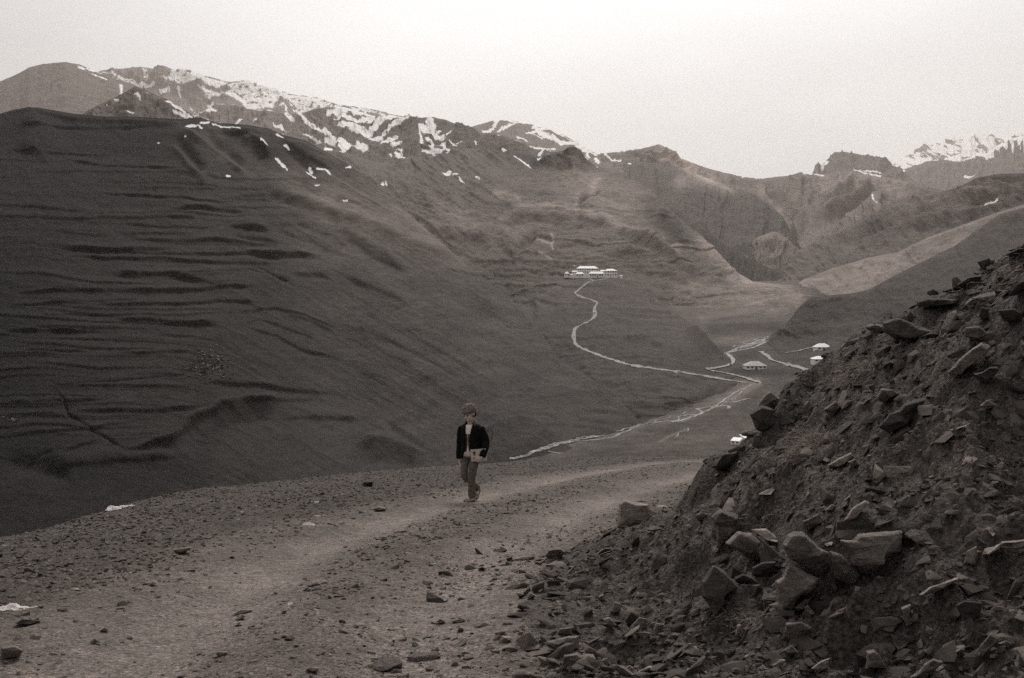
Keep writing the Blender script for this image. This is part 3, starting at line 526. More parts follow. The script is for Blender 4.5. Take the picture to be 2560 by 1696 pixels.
# --- valley floor
far.append(grid_layer('valley_floor', [
    [(1180,690,1950),(1700,705,1850),(2400,700,1850)], [(1180,760,1450),(1900,760,1300),(2400,760,1300)], [(1180,830,1250),(1500,830,1050),(1900,830,960),(2400,830,960)],
    [(1180,900,1080),(1500,900,850),(1900,900,740),(2400,900,740)], [(1180,980,860),(1500,980,680),(1800,980,585),(2400,980,590)], [(1180,1060,640),(1400,1060,570),(1541,1060,530),(1700,1060,495),(2400,1060,490)],
    [(1180,1130,580),(1250,1130,472),(1384,1130,455),(1700,1130,430),(2400,1130,430)], [(1180,1220,540),(1260,1220,390),(2400,1220,380)], [(1180,1450,500),(1270,1450,310),(2400,1450,290)]],
    m_val, (1180,2400), 600, 300, noise=gully_noise(.9, 60, 40, 222, ridged=False, lo=.6),
    relief=[('step', c5((1400,590),(1600,580),(1850,570)), 8, 4), ('step', c5((1250,1280),(1500,1275),(1740,1280)), 6, 5), ('ridge', c5((1700,1230),(1500,1250)), 20, 2)],
    tones=[(c5((1450,620),(1700,600),(1900,600)), 14, -.25), (c5((1700,430),(2000,400)), 34, .25), (c5((1400,530),(1700,500),(1950,500)), 16, .15), (c5((1500,470),(1900,440)), 7, -.15), (c5((1450,560),(1800,520)), 6, -.2), (c5((1600,380),(1950,360)), 5, -.15), (c5((0,1500),(400,1420),(900,1290),(1250,1210),(1500,1120),(1700,1020),(1760,990)), 14, .35), (c5((1500,1130),(1650,1060),(1760,980)), 14, .35), (c5((1450,700),(1650,690),(1860,660)), 10, .3),
           (c5((1560,900),(1800,920),(2000,900)), 10, -.3), (c5((1650,800),(1750,790)), 14, -.2), (c5((0,1540),(600,1450),(1200,1400),(1600,1350)), 18, .1), (c5((1100,1380),(1250,1320),(1300,1300)), 2.5, .6), (c5((1400,1240),(1740,1280)), 6, .12)], snow=0, seed=222, TS=1.9))

bpy.context.view_layer.update()
def hit(px, py, objs):
    a, b = ray(px, py); d = Vector((float(a), 1.0, float(b))).normalized(); best = None
    for o in objs:
        ok, loc, n, _ = o.ray_cast(Vector((0,0,0)), d)
        if ok and (best is None or loc.length < best[0].length): best = (loc.copy(), n.copy(), o)
    return best

def drape(name, strips, mat, objs, lift=.25, kind='structure', WID=.75):
    """ribbons of ground (road, water) laid on the hills; strip = (pixel points, width in metres, wiggle px)"""
    V, Fc = [], []
    for si, (pts, w, wig) in enumerate(strips):
        L = [math.dist(pts[i], pts[i+1]) for i in range(len(pts)-1)]; T = sum(L); n = max(6, int(T/2.2))
        cum = np.concatenate([[0], np.cumsum(L)]); s = np.linspace(0, T, n)
        X = np.interp(s, cum, [p[0] for p in pts]); Y = np.interp(s, cum, [p[1] for p in pts])
        if n > 12:
            kk = np.hanning(7); kk /= kk.sum(); X = np.convolve(np.pad(X, 3, mode='edge'), kk, 'valid'); Y = np.convolve(np.pad(Y, 3, mode='edge'), kk, 'valid')
        X = X + wig*vnoise(s/9, s*0+si, s*0, 5); Y = Y + wig*.6*vnoise(s/7, s*0+si+9, s*0, 6)
        cs = []
        for x, y in zip(X, Y):
            h = hit(x, y, objs)
            if h and (not cs or (h[0]-cs[-1][0]).length < 260): cs.append(h)
        base = len(V)
        for i, (c, nrm, own) in enumerate(cs):
            t = (cs[min(i+1, len(cs)-1)][0] - cs[max(i-1, 0)][0]); t.normalize()
            side = t.cross(Vector((0,0,1))); side.normalize()
            ww = w * WID * (.82 + .36*float(vnoise(np.array(i/3.), np.array(si*3.1), np.array(0.), 8)))
            for sg_ in (-.5, .5):
                q = c + side*ww*sg_; zz = q.z
                for o_ in (own,):
                    ok, lc, _, _ = o_.ray_cast(Vector((q.x, q.y, q.z+25)), Vector((0,0,-1)), distance=50)
                    if ok and (zz == q.z or lc.z > zz): zz = lc.z
                V.append(Vector((q.x, q.y, zz + lift)))
            if i: Fc.append((base+2*i-2, base+2*i-1, base+2*i+1, base+2*i))
    return link(name, np_mesh(name, np.array(V), np.array(Fc)), mat, kind=kind)

m_path = plain('pale_track_dirt', .25, var=.35, scale=.25, w=.5)
m_river = plain('river_shallows', .13, rough=.5, var=.85, scale=.12, w=.6)
V_ALL = [o for o in far if o.name.startswith(('hill', 'valley'))]
drape('path', [(c5((840,248),(760,258),(690,275),(610,290),(560,330),(512,368),(560,395),(620,410),(672,432),(648,470),(655,520),(640,545),(560,585),(515,610),(505,660),(520,725),(600,765),(720,810),(860,855),(1000,880),(1200,905),(1400,935),(1560,965),(1700,985)), 5.4, .4)], m_path, V_ALL, .3)
drape('footpath', [(c5((590,255),(620,270),(640,285)), 3, .3), (c5((1640,780),(1700,800),(1720,850),(1850,870)), 4, .5), (c5((1740,800),(1850,800)), 3, .5)][:1], m_path, V_ALL, .5)
drape('dirt_road', [(c5((1790,770),(1830,795),(1870,830),(1960,855),(2100,895),(2200,915)), 5.5, .5), (c5((1410,890),(1480,885),(1560,870),(1590,850)), 4, .6), (c5((1420,895),(1560,920),(1700,955),(1780,985)), 4.5, .5), (c5((1960,780),(2060,765),(2110,750),(2180,740)), 3, .3)], m_path, V_ALL, .5)
rv = [(c5((60,1505),(130,1498),(190,1480),(230,1455),(340,1430),(420,1400),(520,1385),(650,1378),(780,1358),(820,1335),(900,1310),(960,1278),(1050,1258)), 2.4, 1.3),
      (c5((1050,1258),(1140,1250),(1240,1245),(1320,1220),(1400,1190),(1370,1172),(1345,1165)), 2.6, 1.6), (c5((1210,1250),(1235,1235),(1215,1218),(1250,1212),(1350,1200)), 2.0, 1.4), (c5((1345,1165),(1450,1150),(1560,1140),(1580,1150),(1565,1165)), 2.2, 1.5),
      (c5((1600,1120),(1660,1105),(1720,1090)), 3, 1.2), (c5((1400,1190),(1500,1130),(1600,1060),(1700,1010),(1760,985)), 1.6, 2), (c5((1740,965),(1775,970),(1790,990)), 3.2, .8),
      (c5((1580,862),(1605,850),(1600,815),(1570,790),(1550,778),(1620,765),(1700,750),(1760,735),(1800,715),(1855,690)), 4.6, 1.5), (c5((1560,775),(1640,745),(1700,720),(1760,700),(1860,668)), 3.2, 2), (c5((1600,735),(1680,715),(1730,715),(1820,690)), 2.4, 2), (c5((1640,710),(1740,690),(1850,665)), 2, 2), (c5((1590,755),(1700,735),(1790,712)), 2, 2),
      (c5((800,1320),(900,1290),(1000,1262),(1150,1225),(1300,1180)), 1.2, 2.2), (c5((200,1470),(380,1400),(560,1370),(700,1350)), 1.1, 2.0), (c5((1140,1250),(1240,1255),(1340,1225)), 1.3, 1.6), (c5((1195,1370),(1225,1350),(1230,1325),(1300,1318),(1290,1292)), 1.0, .9), (c5((330,1455),(420,1475),(380,1460)), 1.0, .8)]
rr_ = random.Random(5)
for i in range(7):
    a_ = rr_.uniform(0, .75); main = c5((200,1470),(340,1430),(520,1385),(780,1350),(960,1285),(1140,1245),(1320,1205),(1450,1150),(1600,1090),(1700,1020),(1760,985)); n_ = len(main); i0_ = int(a_*n_); seg = main[i0_:i0_+rr_.randint(2, 4)+1]
    if len(seg) > 1: rv.append(([(x, y + rr_.uniform(-9, 9) + .02*j) for j, (x, y) in enumerate(seg)], rr_.uniform(.4, .9), 2.6))
for i in range(12):
    seg = c5((1590,770),(1650,745),(1720,725),(1790,708),(1850,685))[rr_.randint(0,2):]; dy = rr_.uniform(-14, 8); rv.append(([(x, y+dy*.36*(1-.2*j)) for j, (x, y) in enumerate(seg)], rr_.uniform(.8, 1.8), 2.4))
drape('river', rv, m_river, V_ALL, .14)
# base ground under everything
g = 30000
gm = np_mesh('ground_base', np.array([[-g,-3000,-175],[g,-3000,-175],[g,42000,-175],[-g,42000,-175]]), np.array([[0,1,2,3]]), {'tone': np.ones(4), 'snow': np.zeros(4)})
link('ground', gm, m_val, kind='structure')
# ================================================================= the shelf with the road, and the rubble bank (metres)
TOE = [(2.6,-6),(1.7,0),(.75,2.6),(.2,3.8),(.02,4.6),(.05,5.6),(.10,6.95),(.42,8.4),(.95,9.9),(1.85,12),(2.75,14.5),(3.75,16.8),(4.8,18.0),(6,20),(10,22),(18,25),(40,30)]
EDGE = [(-6.2,-8),(-5.6,0),(-5.0,8),(-5.05,10),(-5.35,13.2),(-5.3,16.9),(-4.5,21.5),(-3.2,26.2),(-.5,34),(2.2,41),(6,50),(12,58),(24,66),(60,80)]

def sdist(X, Y, pts):
    """signed distance: + on the right of the polyline walked upward"""
    best = np.full(X.shape, 1e9); sg = np.ones(X.shape); al = np.zeros(X.shape); acc = 0
    for i in range(len(pts)-1):
        (ax, ay), (bx, by) = pts[i], pts[i+1]
        dx, dy = bx-ax, by-ay; l2 = dx*dx+dy*dy; ln = math.sqrt(l2)
        t = np.clip(((X-ax)*dx + (Y-ay)*dy)/l2, 0, 1); ex, ey = X-ax-t*dx, Y-ay-t*dy
        d = np.hypot(ex, ey); m = d < best
        best = np.where(m, d, best); sg = np.where(m, np.sign(dy*ex - dx*ey), sg); al = np.where(m, acc+t*ln, al); acc += ln
    return best*sg, al

def smooth_line(pts, n=160):
    p = np.array(pts, float); L = np.concatenate([[0], np.cumsum(np.hypot(*np.diff(p, axis=0).T))]); s = np.linspace(0, L[-1], n)
    x = np.interp(s, L, p[:,0]); y = np.interp(s, L, p[:,1])
    return x, y
# wheel tracks, world metres (measured on the ground plane)
TR1 = [(-1.5,2.5),(-1.6,4.2),(-1.7,5.2),(-1.83,7.0),(-1.75,9.8),(-1.35,12),(-.75,14.3),(-.05,17.5),(1.04,21.5),(3.5,28),(6.6,34),(14,42)]
TR2 = [(-.55,2.5),(-.51,4.2),(-.48,5.2),(-.39,6.4),(-.17,8.3),(.5,11.5),(1.1,13.8),(1.85,16.6),(3.9,21.8),(6.6,27),(10.8,32.5),(18,37)]

def ground_parts(X, Y):
    wob = .22*fbm(X*1.1, Y*1.1, octv=3, seed=301)
    d, _ = sdist(X, Y, TOE); d = d + wob*np.where(np.abs(d) < 3, 1, .4)
    e, _ = sdist(X, Y, EDGE); e = -e + .2*fbm(X*.9, Y*.9, octv=5, seed=305, gain=.65)
    t1, _ = sdist(X, Y, TR1); t2, _ = sdist(X, Y, TR2)
    return d, e, t1, t2

def ground_z(X, Y, parts=None, fine=True):
    d, e, t1, t2 = parts if parts else ground_parts(X, Y)
    z = -1.05 - .13*Y
    z = np.where(Y > 26, -1.05-.13*26 - .13*(Y-26) - .0006*(Y-26)**2, z)
    z = z + .10*fbm(X*.18, Y*.18, octv=3, seed=311)
    rough = .25 + .75*np.clip(1 - np.exp(-(t1/.75)**2) - np.exp(-(t2/.75)**2), 0, 1)
    rough = np.where(e > -1.2, np.maximum(rough, .9), rough)
    z = z - .05*np.exp(-(t1/.34)**2) - .055*np.exp(-(t2/.34)**2) + .012*np.exp(-((t1+t2)/2/.35)**2)
    # bank of rubble
    b = np.maximum(d, 0)
    h = (.57*b*sstep(-.2, 1.9, b) + .5*(1-np.exp(-b/.9))*sstep(.4, 2.2, b))*(.5 + .5*sstep(2.0, 8.0, Y))
    h = h - .17*np.exp(-((b-1.9)/.9)**2)*sstep(0, .5, b)
    led = fbm(X*.55+2, Y*.55, octv=3, seed=321)
    z = z + h + np.where(d > 0, sstep(0, .8, b)*(.32*led + .15*fbm(X*2.1, Y*2.1, octv=4, seed=325, ridged=True)), 0)
    if fine:
        u = X*.6 + Y*.8; v = X*.8 - Y*.6
        z = z + np.where(d > 0, sstep(0,.5,b), 0)*(.035*fbm(v*9, u*4.5, octv=4, seed=331, ridged=True) + .02*fbm(X*22, Y*22, octv=3, seed=333))
        z = z + np.where(d <= 0.2, 1, .3)*rough*(.018*fbm(X*5, Y*5, octv=4, seed=335) + .009*fbm(X*19, Y*19, octv=3, seed=337))
        z = z + .004*fbm(X*30, Y*30, octv=2, seed=339)
    # outer edge rolls over and drops into the valley
    o = np.maximum(e + .4, 0)
    z = z - .72*(np.sqrt(o*o + 1.7**2) - 1.7)
    return z

nr, nc = 960, 1180
yy = .5 * (82/.5) ** np.linspace(0, 1, nr); ss = np.concatenate([np.linspace(-1.9, -.7, 60)[:-1], np.linspace(-.7, .7, 1040), np.linspace(.7, 3.2, 82)[1:]]); nc = len(ss)
GX = ss[None]*yy[:,None]; GY = np.repeat(yy[:,None], nc, 1)
parts = ground_parts(GX, GY); GZ = ground_z(GX, GY, parts)
gd, ge, gt1, gt2 = parts
track = np.exp(-(gt1/.38)**2)*1.0 + np.exp(-(gt2/.40)**2)
track = np.clip(track*(.8+.6*fbm(GX*.9, GY*.5, octv=4, seed=341)), 0, 1.3) - .42*sstep(-.7, -1.5, gt1 + .3*fbm(GX*.8, GY*.8, octv=3, seed=343)) - .12*np.exp(-((gt1+gt2)/2/.4)**2) - .15*sstep(.5, 1.2, gt2)
GV = np.stack([GX, GY, GZ], -1)
allF = grid_faces(nr, nc)
fc = lambda A: A[:-1,:-1].ravel()
fd, fe, f1, f2 = fc(gd), fc(ge), fc(gt1), fc(gt2)
is_bank = fd > 0.05
is_road = (~is_bank) & (f1 > -1.05) & (f2 < 1.0)
def sub(mask):
    Fm = allF[mask]; u, inv = np.unique(Fm, return_inverse=True)
    return GV.reshape(-1,3)[u], inv.reshape(-1,4), u

def dirt_mat(name, lo, hi, trk, grit=1.0, var=1.0):
    t = NT(name); v = t.obj()
    n1 = t.noise(1.1, 6, .6, v); n2 = t.noise(38, 5, .75, v); n3 = t.noise(170, 3, .7, v); n4 = t.noise(9, 6, .65, v); vo = t.voro(46, v); vc = t.voro(70, v, 'F1', 'Color')
    a = t.ramp(n1, .35, .65, lo, hi)
    a = t.math('MULTIPLY', a, t.ramp(n4, .3, .7, 1-.3*var, 1+.28*var)); a = t.math('MULTIPLY', a, t.ramp(n2, .3, .7, 1-.6*var, 1+.62*var)); a = t.math('MULTIPLY', a, t.ramp(n3, .3, .7, .7, 1.3))
    sp_ = t.new('ShaderNodeSeparateColor'); t.l(vc, sp_.inputs[0])
    a = t.math('MULTIPLY', a, t.ramp(sp_.outputs[0], 0, 1, .68, 1.38))
    a = t.math('MULTIPLY', a, t.math('ADD', 1.0, t.math('MULTIPLY', t.attr('track'), trk)))
    t.color(t.grey(a, 1)); t.bump(t.math('ADD', t.math('MULTIPLY', n2, .8), t.math('ADD', t.math('MULTIPLY', vo, .7), t.math('MULTIPLY', n3, .3))), .02*grit, .9)
    return t.m
m_ground = dirt_mat('stony_dirt', .072, .108, .75)
m_road = dirt_mat('road_dirt', .078, .115, .75, .9, 1.0)
m_bank = dirt_mat('bank_soil', .055, .085, 0, 1.6, 1.2)
fore = []
for nm, msk, mt in (('ground', ~is_bank & ~is_road, m_ground), ('road', is_road, m_road), ('rubble_slope', is_bank, m_bank)):
    v_, f_, u_ = sub(msk)
    fore.append(link(nm, np_mesh(nm, v_, f_, {'track': track.ravel()[u_]}), mt, kind='structure'))
bpy.context.view_layer.update()

# ---------------------------------------------------------------- rocks
def stone_mat(name, lo, hi, grit=1.0):
    t = NT(name); v = t.obj(); oi = t.new('ShaderNodeObjectInfo')
    n1 = t.noise(5, 7, .65, v, .3); n2 = t.noise(34, 6, .75, v); st = t.noise(7, 5, .6, t.obj((1, 1, 6)))
    a = t.ramp(n1, .35, .65, lo, hi); a = t.math('MULTIPLY', a, t.ramp(n2, .3, .7, .78, 1.25)); a = t.math('MULTIPLY', a, t.ramp(st, .35, .65, .84, 1.16))
    a = t.math('MULTIPLY', a, t.ramp(oi.outputs['Random'], 0, 1, .8, 1.25))
    t.color(t.grey(a, .9)); t.b.inputs['Roughness'].default_value = .85
    t.bump(t.math('ADD', t.math('MULTIPLY', n1, .7), t.math('ADD', t.math('MULTIPLY', n2, .4), t.math('MULTIPLY', st, .5))), .03*grit, .9)
    return t.m
m_rock = stone_mat('slate_rock', .10, .155); m_rock_pale = stone_mat('pale_rock', .16, .24); m_rock_dark = stone_mat('dark_rock', .04, .07)
def scatter_mat():
    t = NT('loose_stone'); v = t.obj(); n1 = t.noise(16, 6, .7, v); a = t.math('MULTIPLY', t.attr('shade'), t.ramp(n1, .3, .7, .75, 1.25))
    t.color(t.grey(a, 1)); t.bump(n1, .01, .8); return t.m
m_loose = scatter_mat()

def hull_mesh(rng, sx, sy, sz, n=14):
    """angular broken stone: hull of points pushed out towards a box"""
    bm = bmesh.new()
    for _ in range(n):
        p = rng.normal(size=3); p /= np.abs(p).max()**.4 * np.linalg.norm(p)**.6
        p *= rng.uniform(.6, 1)
        bm.verts.new((p[0]*sx, p[1]*sy, p[2]*sz))
    r = bmesh.ops.convex_hull(bm, input=bm.verts)
    bmesh.ops.delete(bm, geom=[v for v in bm.verts if not v.link_faces], context='VERTS')
    bmesh.ops.recalc_face_normals(bm, faces=bm.faces)
    return bm

rng = np.random.default_rng(11)
PROTO = []
for i in range(26):
    bm = hull_mesh(rng, 1, rng.uniform(.45, .95), rng.uniform(.16, .5), rng.integers(9, 15))
    bmesh.ops.triangulate(bm, faces=bm.faces)
    bm.verts.index_update()
    PROTO.append((np.array([v.co[:] for v in bm.verts]), np.array([[v.index for v in f.verts] for f in bm.faces]))); bm.free()

def normals_at(X, Y, h=.06):
    zx = (ground_z(X+h, Y, fine=False) - ground_z(X-h, Y, fine=False))/(2*h); zy = (ground_z(X, Y+h, fine=False) - ground_z(X, Y-h, fine=False))/(2*h)
    n = np.stack([-zx, -zy, np.ones_like(zx)], -1); return n/np.linalg.norm(n, axis=-1, keepdims=True)

def frames(X, Y, tilt, rng, updip):
    n = normals_at(X, Y) + rng.normal(size=(len(X), 3))*tilt[:,None]; n /= np.linalg.norm(n, axis=1, keepdims=True)
    ang = rng.uniform(0, 2*np.pi, len(X)); ang = np.where(updip, rng.normal(0, .45, len(X)), ang)
    u = np.stack([np.cos(ang), np.sin(ang), 0*ang], 1); u -= n*(u*n).sum(1, keepdims=True); u /= np.linalg.norm(u, axis=1, keepdims=True)
    return np.stack([u, np.cross(n, u), n], -1)      # columns

def scatter(name, label, X, Y, S, shade, rng, mat, sink=.25, tiltk=.22):
    Z = ground_z(X, Y); d, _ = sdist(X, Y, TOE); fr = frames(X, Y, np.where(d > 0, .34, tiltk), rng, d > .1)
    Vs, Fs, Sh = [], [], []; off = 0; which = rng.integers(0, len(PROTO), len(X))
    for k_, (pv, pf) in enumerate(PROTO):
        idx = np.nonzero(which == k_)[0]
        if not len(idx): continue
        w = np.einsum('nij,vj->nvi', fr[idx], pv) * S[idx][:,None,None]
        lift = (pv[:,2].max()*S[idx]*(.5-sink))[:,None]*fr[idx][:,:,2]
        w += (np.stack([X[idx], Y[idx], Z[idx]], -1) + lift)[:,None]
        Vs.append(w.reshape(-1,3)); nv = len(pv)
        Fs.append((pf[None] + (off + np.arange(len(idx))*nv)[:,None,None]).reshape(-1,3)); off += nv*len(idx)
        Sh.append(np.repeat(shade[idx], nv))
    o = link(name, np_mesh(name, np.concatenate(Vs), np.concatenate(Fs), {'shade': np.concatenate(Sh)}, smooth=False), mat, kind='stuff')
    if label: o['label'] = label; o['category'] = 'gravel'
    return o

def sample(n, rng, y0, y1, pw=1.0):
    u = rng.uniform(0, 1, n); Y = y0*(y1/y0)**u; X = rng.uniform(-.6, .62, n)*Y
    return X, Y
rng = np.random.default_rng(21)
X, Y = sample(165000, rng, 2.4, 60)
d, e, t1, t2 = ground_parts(X, Y)
dens = np.where(d > 0, .75, .6); tr = np.clip(np.exp(-(t1/.5)**2) + np.exp(-(t2/.55)**2), 0, 1)
dens = np.where((d <= 0), dens*(1-.93*tr) + .35*np.exp(-((t1+t2)/2/.35)**2), dens); dens = np.where((d <= 0) & (d > -.9), .8, dens); dens = np.where(t1 < -.9, 1.15, dens)
dens = dens*np.clip(.75+1.0*fbm(X*.7, Y*.7, octv=3, seed=401), .05, 1.4)
keep = (rng.uniform(0, 1, len(X)) < dens) & (e < .6)
X, Y, d, tr = X[keep], Y[keep], d[keep], tr[keep]
S = (.0062 + .0105*rng.pareto(2.3, len(X)))*np.clip(Y/6, .7, 2.2)
S = np.minimum(S, np.where(d > -.3, .075, .045)); S = np.where(d > 0, S*1.3, S)*np.where(tr > .5, .75, 1)
base = np.where(d > 0, .07, np.where(t1[keep] < -1.0, .08, .10))
sh = base*np.exp(rng.normal(0, .34, len(X)))
scatter('gravel', 'small broken slate chips strewn over the road verges and the bank', X, Y, S, sh, rng, m_loose)
print('gravel', len(X))

# medium stones: one object each, shapes shared
rng = np.random.default_rng(33)
MED = []
for i in range(16):
    bm = hull_mesh(rng, 1, rng.uniform(.45, .9), rng.uniform(.2, .55), rng.integers(12, 20))
    bmesh.ops.bevel(bm, geom=bm.edges[:], offset=.035, segments=1, affect='EDGES')
    bmesh.ops.triangulate(bm, faces=bm.faces)
    bmesh.ops.subdivide_edges(bm, edges=bm.edges[:], cuts=1)
    for v in bm.verts: v.co += Vector(rng.normal(0, .012, 3))
    me = bpy.data.meshes.new('stone'); bm.to_mesh(me); bm.free(); me.materials.append((m_rock, m_rock, m_rock_pale, m_rock_dark)[i % 4]); MED.append(me)

def place_stone(me, x, y, s, label, group, fr, sink=.3, name='stone'):
    o = bpy.data.objects.new(name, me); COL.objects.link(o)
    z = float(ground_z(np.array([x]), np.array([y]))[0]); m = Matrix([list(r) for r in fr]).to_4x4()
    o.matrix_world = Matrix.Translation((x, y, z + s*.02)) @ m @ Matrix.Diagonal((s, s, s, 1))
    tag(o, label, 'stone', group)
    return o
def med_batch(n, test, smin, smax, label, group, seed, ylim=(3.6, 30)):
    r = np.random.default_rng(seed); X, Y = sample(6000, r, *ylim); d, e, t1, t2 = ground_parts(X, Y)
    idx = np.nonzero(test(X, Y, d, e, t1, t2) & (np.abs(X/Y) < .52) & (X/Y > -.51) & ((1.05+.13*Y)/Y < .379))[0][:n]
    fr = frames(X[idx], Y[idx], np.full(len(idx), .3), r, d[idx] > 0)
    for q, i in enumerate(idx):
        s = min(smin + (smax-smin)*r.pareto(2.2)*.45, smax*1.2)
        place_stone(MED[r.integers(0, 16)], X[i], Y[i], s, label, group, fr[q])
med_batch(90, lambda X,Y,d,e,a,b: (d > .35) & (Y < 17), .035, .10, 'fist-sized angular slate stone half sunk in the soil of the steep rubble bank', 'loose stones on the rubble bank', 51)
med_batch(70, lambda X,Y,d,e,a,b: (d > -.75) & (d < .4) & (Y < 15), .03, .09, 'broken slate stone fallen at the foot of the rubble bank beside the road', 'fallen stones at the foot of the bank', 52)
med_batch(60, lambda X,Y,d,e,a,b: (a < -.8) & (e < -.2) & (Y < 34), .03, .06, 'flat grey stone lying on the stony verge between the road and the drop', 'stones on the outer verge', 53)
med_batch(22, lambda X,Y,d,e,a,b: (a > .55) & (b < -.5), .022, .05, 'small grey stone lying on the strip between the two wheel tracks', 'stones between the wheel tracks', 54)

# large rocks traced one by one
def big_rock(name, label, outline, thick, mat, facing=.5, lift=.35, seed=0, cat='rock', tilt=(0,0,0), facets=3, rough=.03):
    cx = sum(p[0] for p in outline)/len(outline); cy = sum(p[1] for p in outline)/len(outline)
    ylo, yhi = max(p[1] for p in outline), min(p[1] for p in outline)
    h = hit(cx, cy*.35 + ylo*.65, fore) or hit(cx, ylo, fore)
    if not h: print('MISS', name, label); return
    loc, n, _ = h; toc = (-loc).normalized(); r = np.random.default_rng(seed+1000)
    ext = max(max(p[0] for p in outline)-min(p[0] for p in outline), ylo-yhi)/F*loc.y
    thick = min(thick, ext*.6)
    N = (n*(1-facing) + toc*facing + Vector(tilt)).normalized()
    if N.dot(toc) < .45: N = (N + toc*.5).normalized()
    c = loc + toc*thick*lift*.5
    def on_plane(px, py):
        a, b = ray(px, py); dd = Vector((float(a), 1, float(b))); t_ = c.dot(N)/dd.dot(N)
        return dd * max(c.y-ext*.6, min(c.y+ext*.6, t_))
    # bring the face forward until most of its outline stands clear of the slope
    gap_ = []
    for p in list(outline) + [(cx, cy)]:
        g_ = hit(p[0], p[1], fore)
        if g_: gap_.append(on_plane(*p).y - g_[0].y)
    gap_.sort()
    if gap_:
        sh_ = gap_[int(len(gap_)*.85)] + thick*.12
        if sh_ > 0: c = c + toc*min(sh_, ext*1.2)
    # denser rim
    rim = []
    for i, p in enumerate(outline):
        q = outline[(i+1) % len(outline)]; L = math.dist(p, q); k_ = max(1, int(L/22))
        for j in range(k_):
            f = j/k_; rim.append((p[0]*(1-f)+q[0]*f + (r.normal(0, L*.03) if j else 0), p[1]*(1-f)+q[1]*f + (r.normal(0, L*.03) if j else 0)))
    pts = [on_plane(*p) for p in rim]; ctr = sum(pts, Vector())/len(pts); size = max((p-ctr).length for p in pts)
    bm = bmesh.new()
    away = ctr.normalized()
    back = [bm.verts.new(ctr + (p-ctr)*float(r.uniform(.62,.8)) + away*thick*1.5) for p in pts]
    mid = [bm.verts.new(ctr + (p-ctr)*float(r.uniform(.94,1.0)) + away*thick*float(r.uniform(.3,.6))) for p in pts]
    frt = [bm.verts.new(ctr + (p-ctr)*float(r.uniform(.74,.92)) + N*thick*float(r.uniform(-.02,.10))) for p in pts]
    n_ = len(pts)
    for A, B in ((back, mid), (mid, frt)):
        for i in range(n_): bm.faces.new((A[i], A[(i+1)%n_], B[(i+1)%n_], B[i]))
    bm.faces.new(back[::-1])
    # facetted face: a few raised points joined to the rim
    hubs = [ctr + (pts[int(r.integers(0, n_))]-ctr)*float(r.uniform(.1,.55)) + N*thick*float(r.uniform(.10,.34)) for _ in range(facets)]
    hv = [bm.verts.new(h_) for h_ in hubs]
    near_ = [min(range(len(hv)), key=lambda q: (hv[q].co - f_.co).length) for f_ in frt]
    for i in range(n_):
        a, b = near_[i], near_[(i+1)%n_]
        bm.faces.new((frt[i], frt[(i+1)%n_], hv[a]))
        if a != b:
            bm.faces.new((frt[(i+1)%n_], hv[b], hv[a]))
    cyc = [near_[0]]
    for q in near_[1:]:
        if q != cyc[-1]: cyc.append(q)
    if len(cyc) > 1 and cyc[-1] == cyc[0]: cyc.pop()
    if len(set(cyc)) >= 3 and len(set(cyc)) == len(cyc):
        try: bm.faces.new([hv[q] for q in cyc])
        except ValueError: pass
    bmesh.ops.delete(bm, geom=[v for v in bm.verts if not v.link_faces], context='VERTS')
    bmesh.ops.triangulate(bm, faces=bm.faces); bmesh.ops.recalc_face_normals(bm, faces=bm.faces)
    bmesh.ops.bevel(bm, geom=[e_ for e_ in bm.edges if e_.is_manifold and e_.calc_face_angle(0) > .5], offset=size*.022, segments=1, affect='EDGES')
    bmesh.ops.triangulate(bm, faces=bm.faces)
    for _ in range(4):
        ln = [e_ for e_ in bm.edges if e_.calc_length() > max(size*.085, .012)]
        if not ln or len(bm.verts) > 7000: break
        bmesh.ops.subdivide_edges(bm, edges=ln, cuts=1); bmesh.ops.triangulate(bm, faces=bm.faces)
    bm.normal_update()
    co = np.array([v.co[:] for v in bm.verts]); s_ = 2.2/size
    dn = fbm(co[:,0]*s_, co[:,1]*s_, co[:,2]*s_, 4, seed)*.55 + fbm(co[:,0]*s_*1.3, co[:,1]*s_*1.3, co[:,2]*s_*7, 4, seed+7, ridged=True)*.35
    for v, q in zip(bm.verts, dn): v.co += v.normal*float(q)*size*rough*1.5
    org = loc
    for v in bm.verts: v.co -= org
    me = bpy.data.meshes.new(name); bm.to_mesh(me); bm.free()
    o = link(name, me, mat); o.location = org; tag(o, label, cat)
    return o

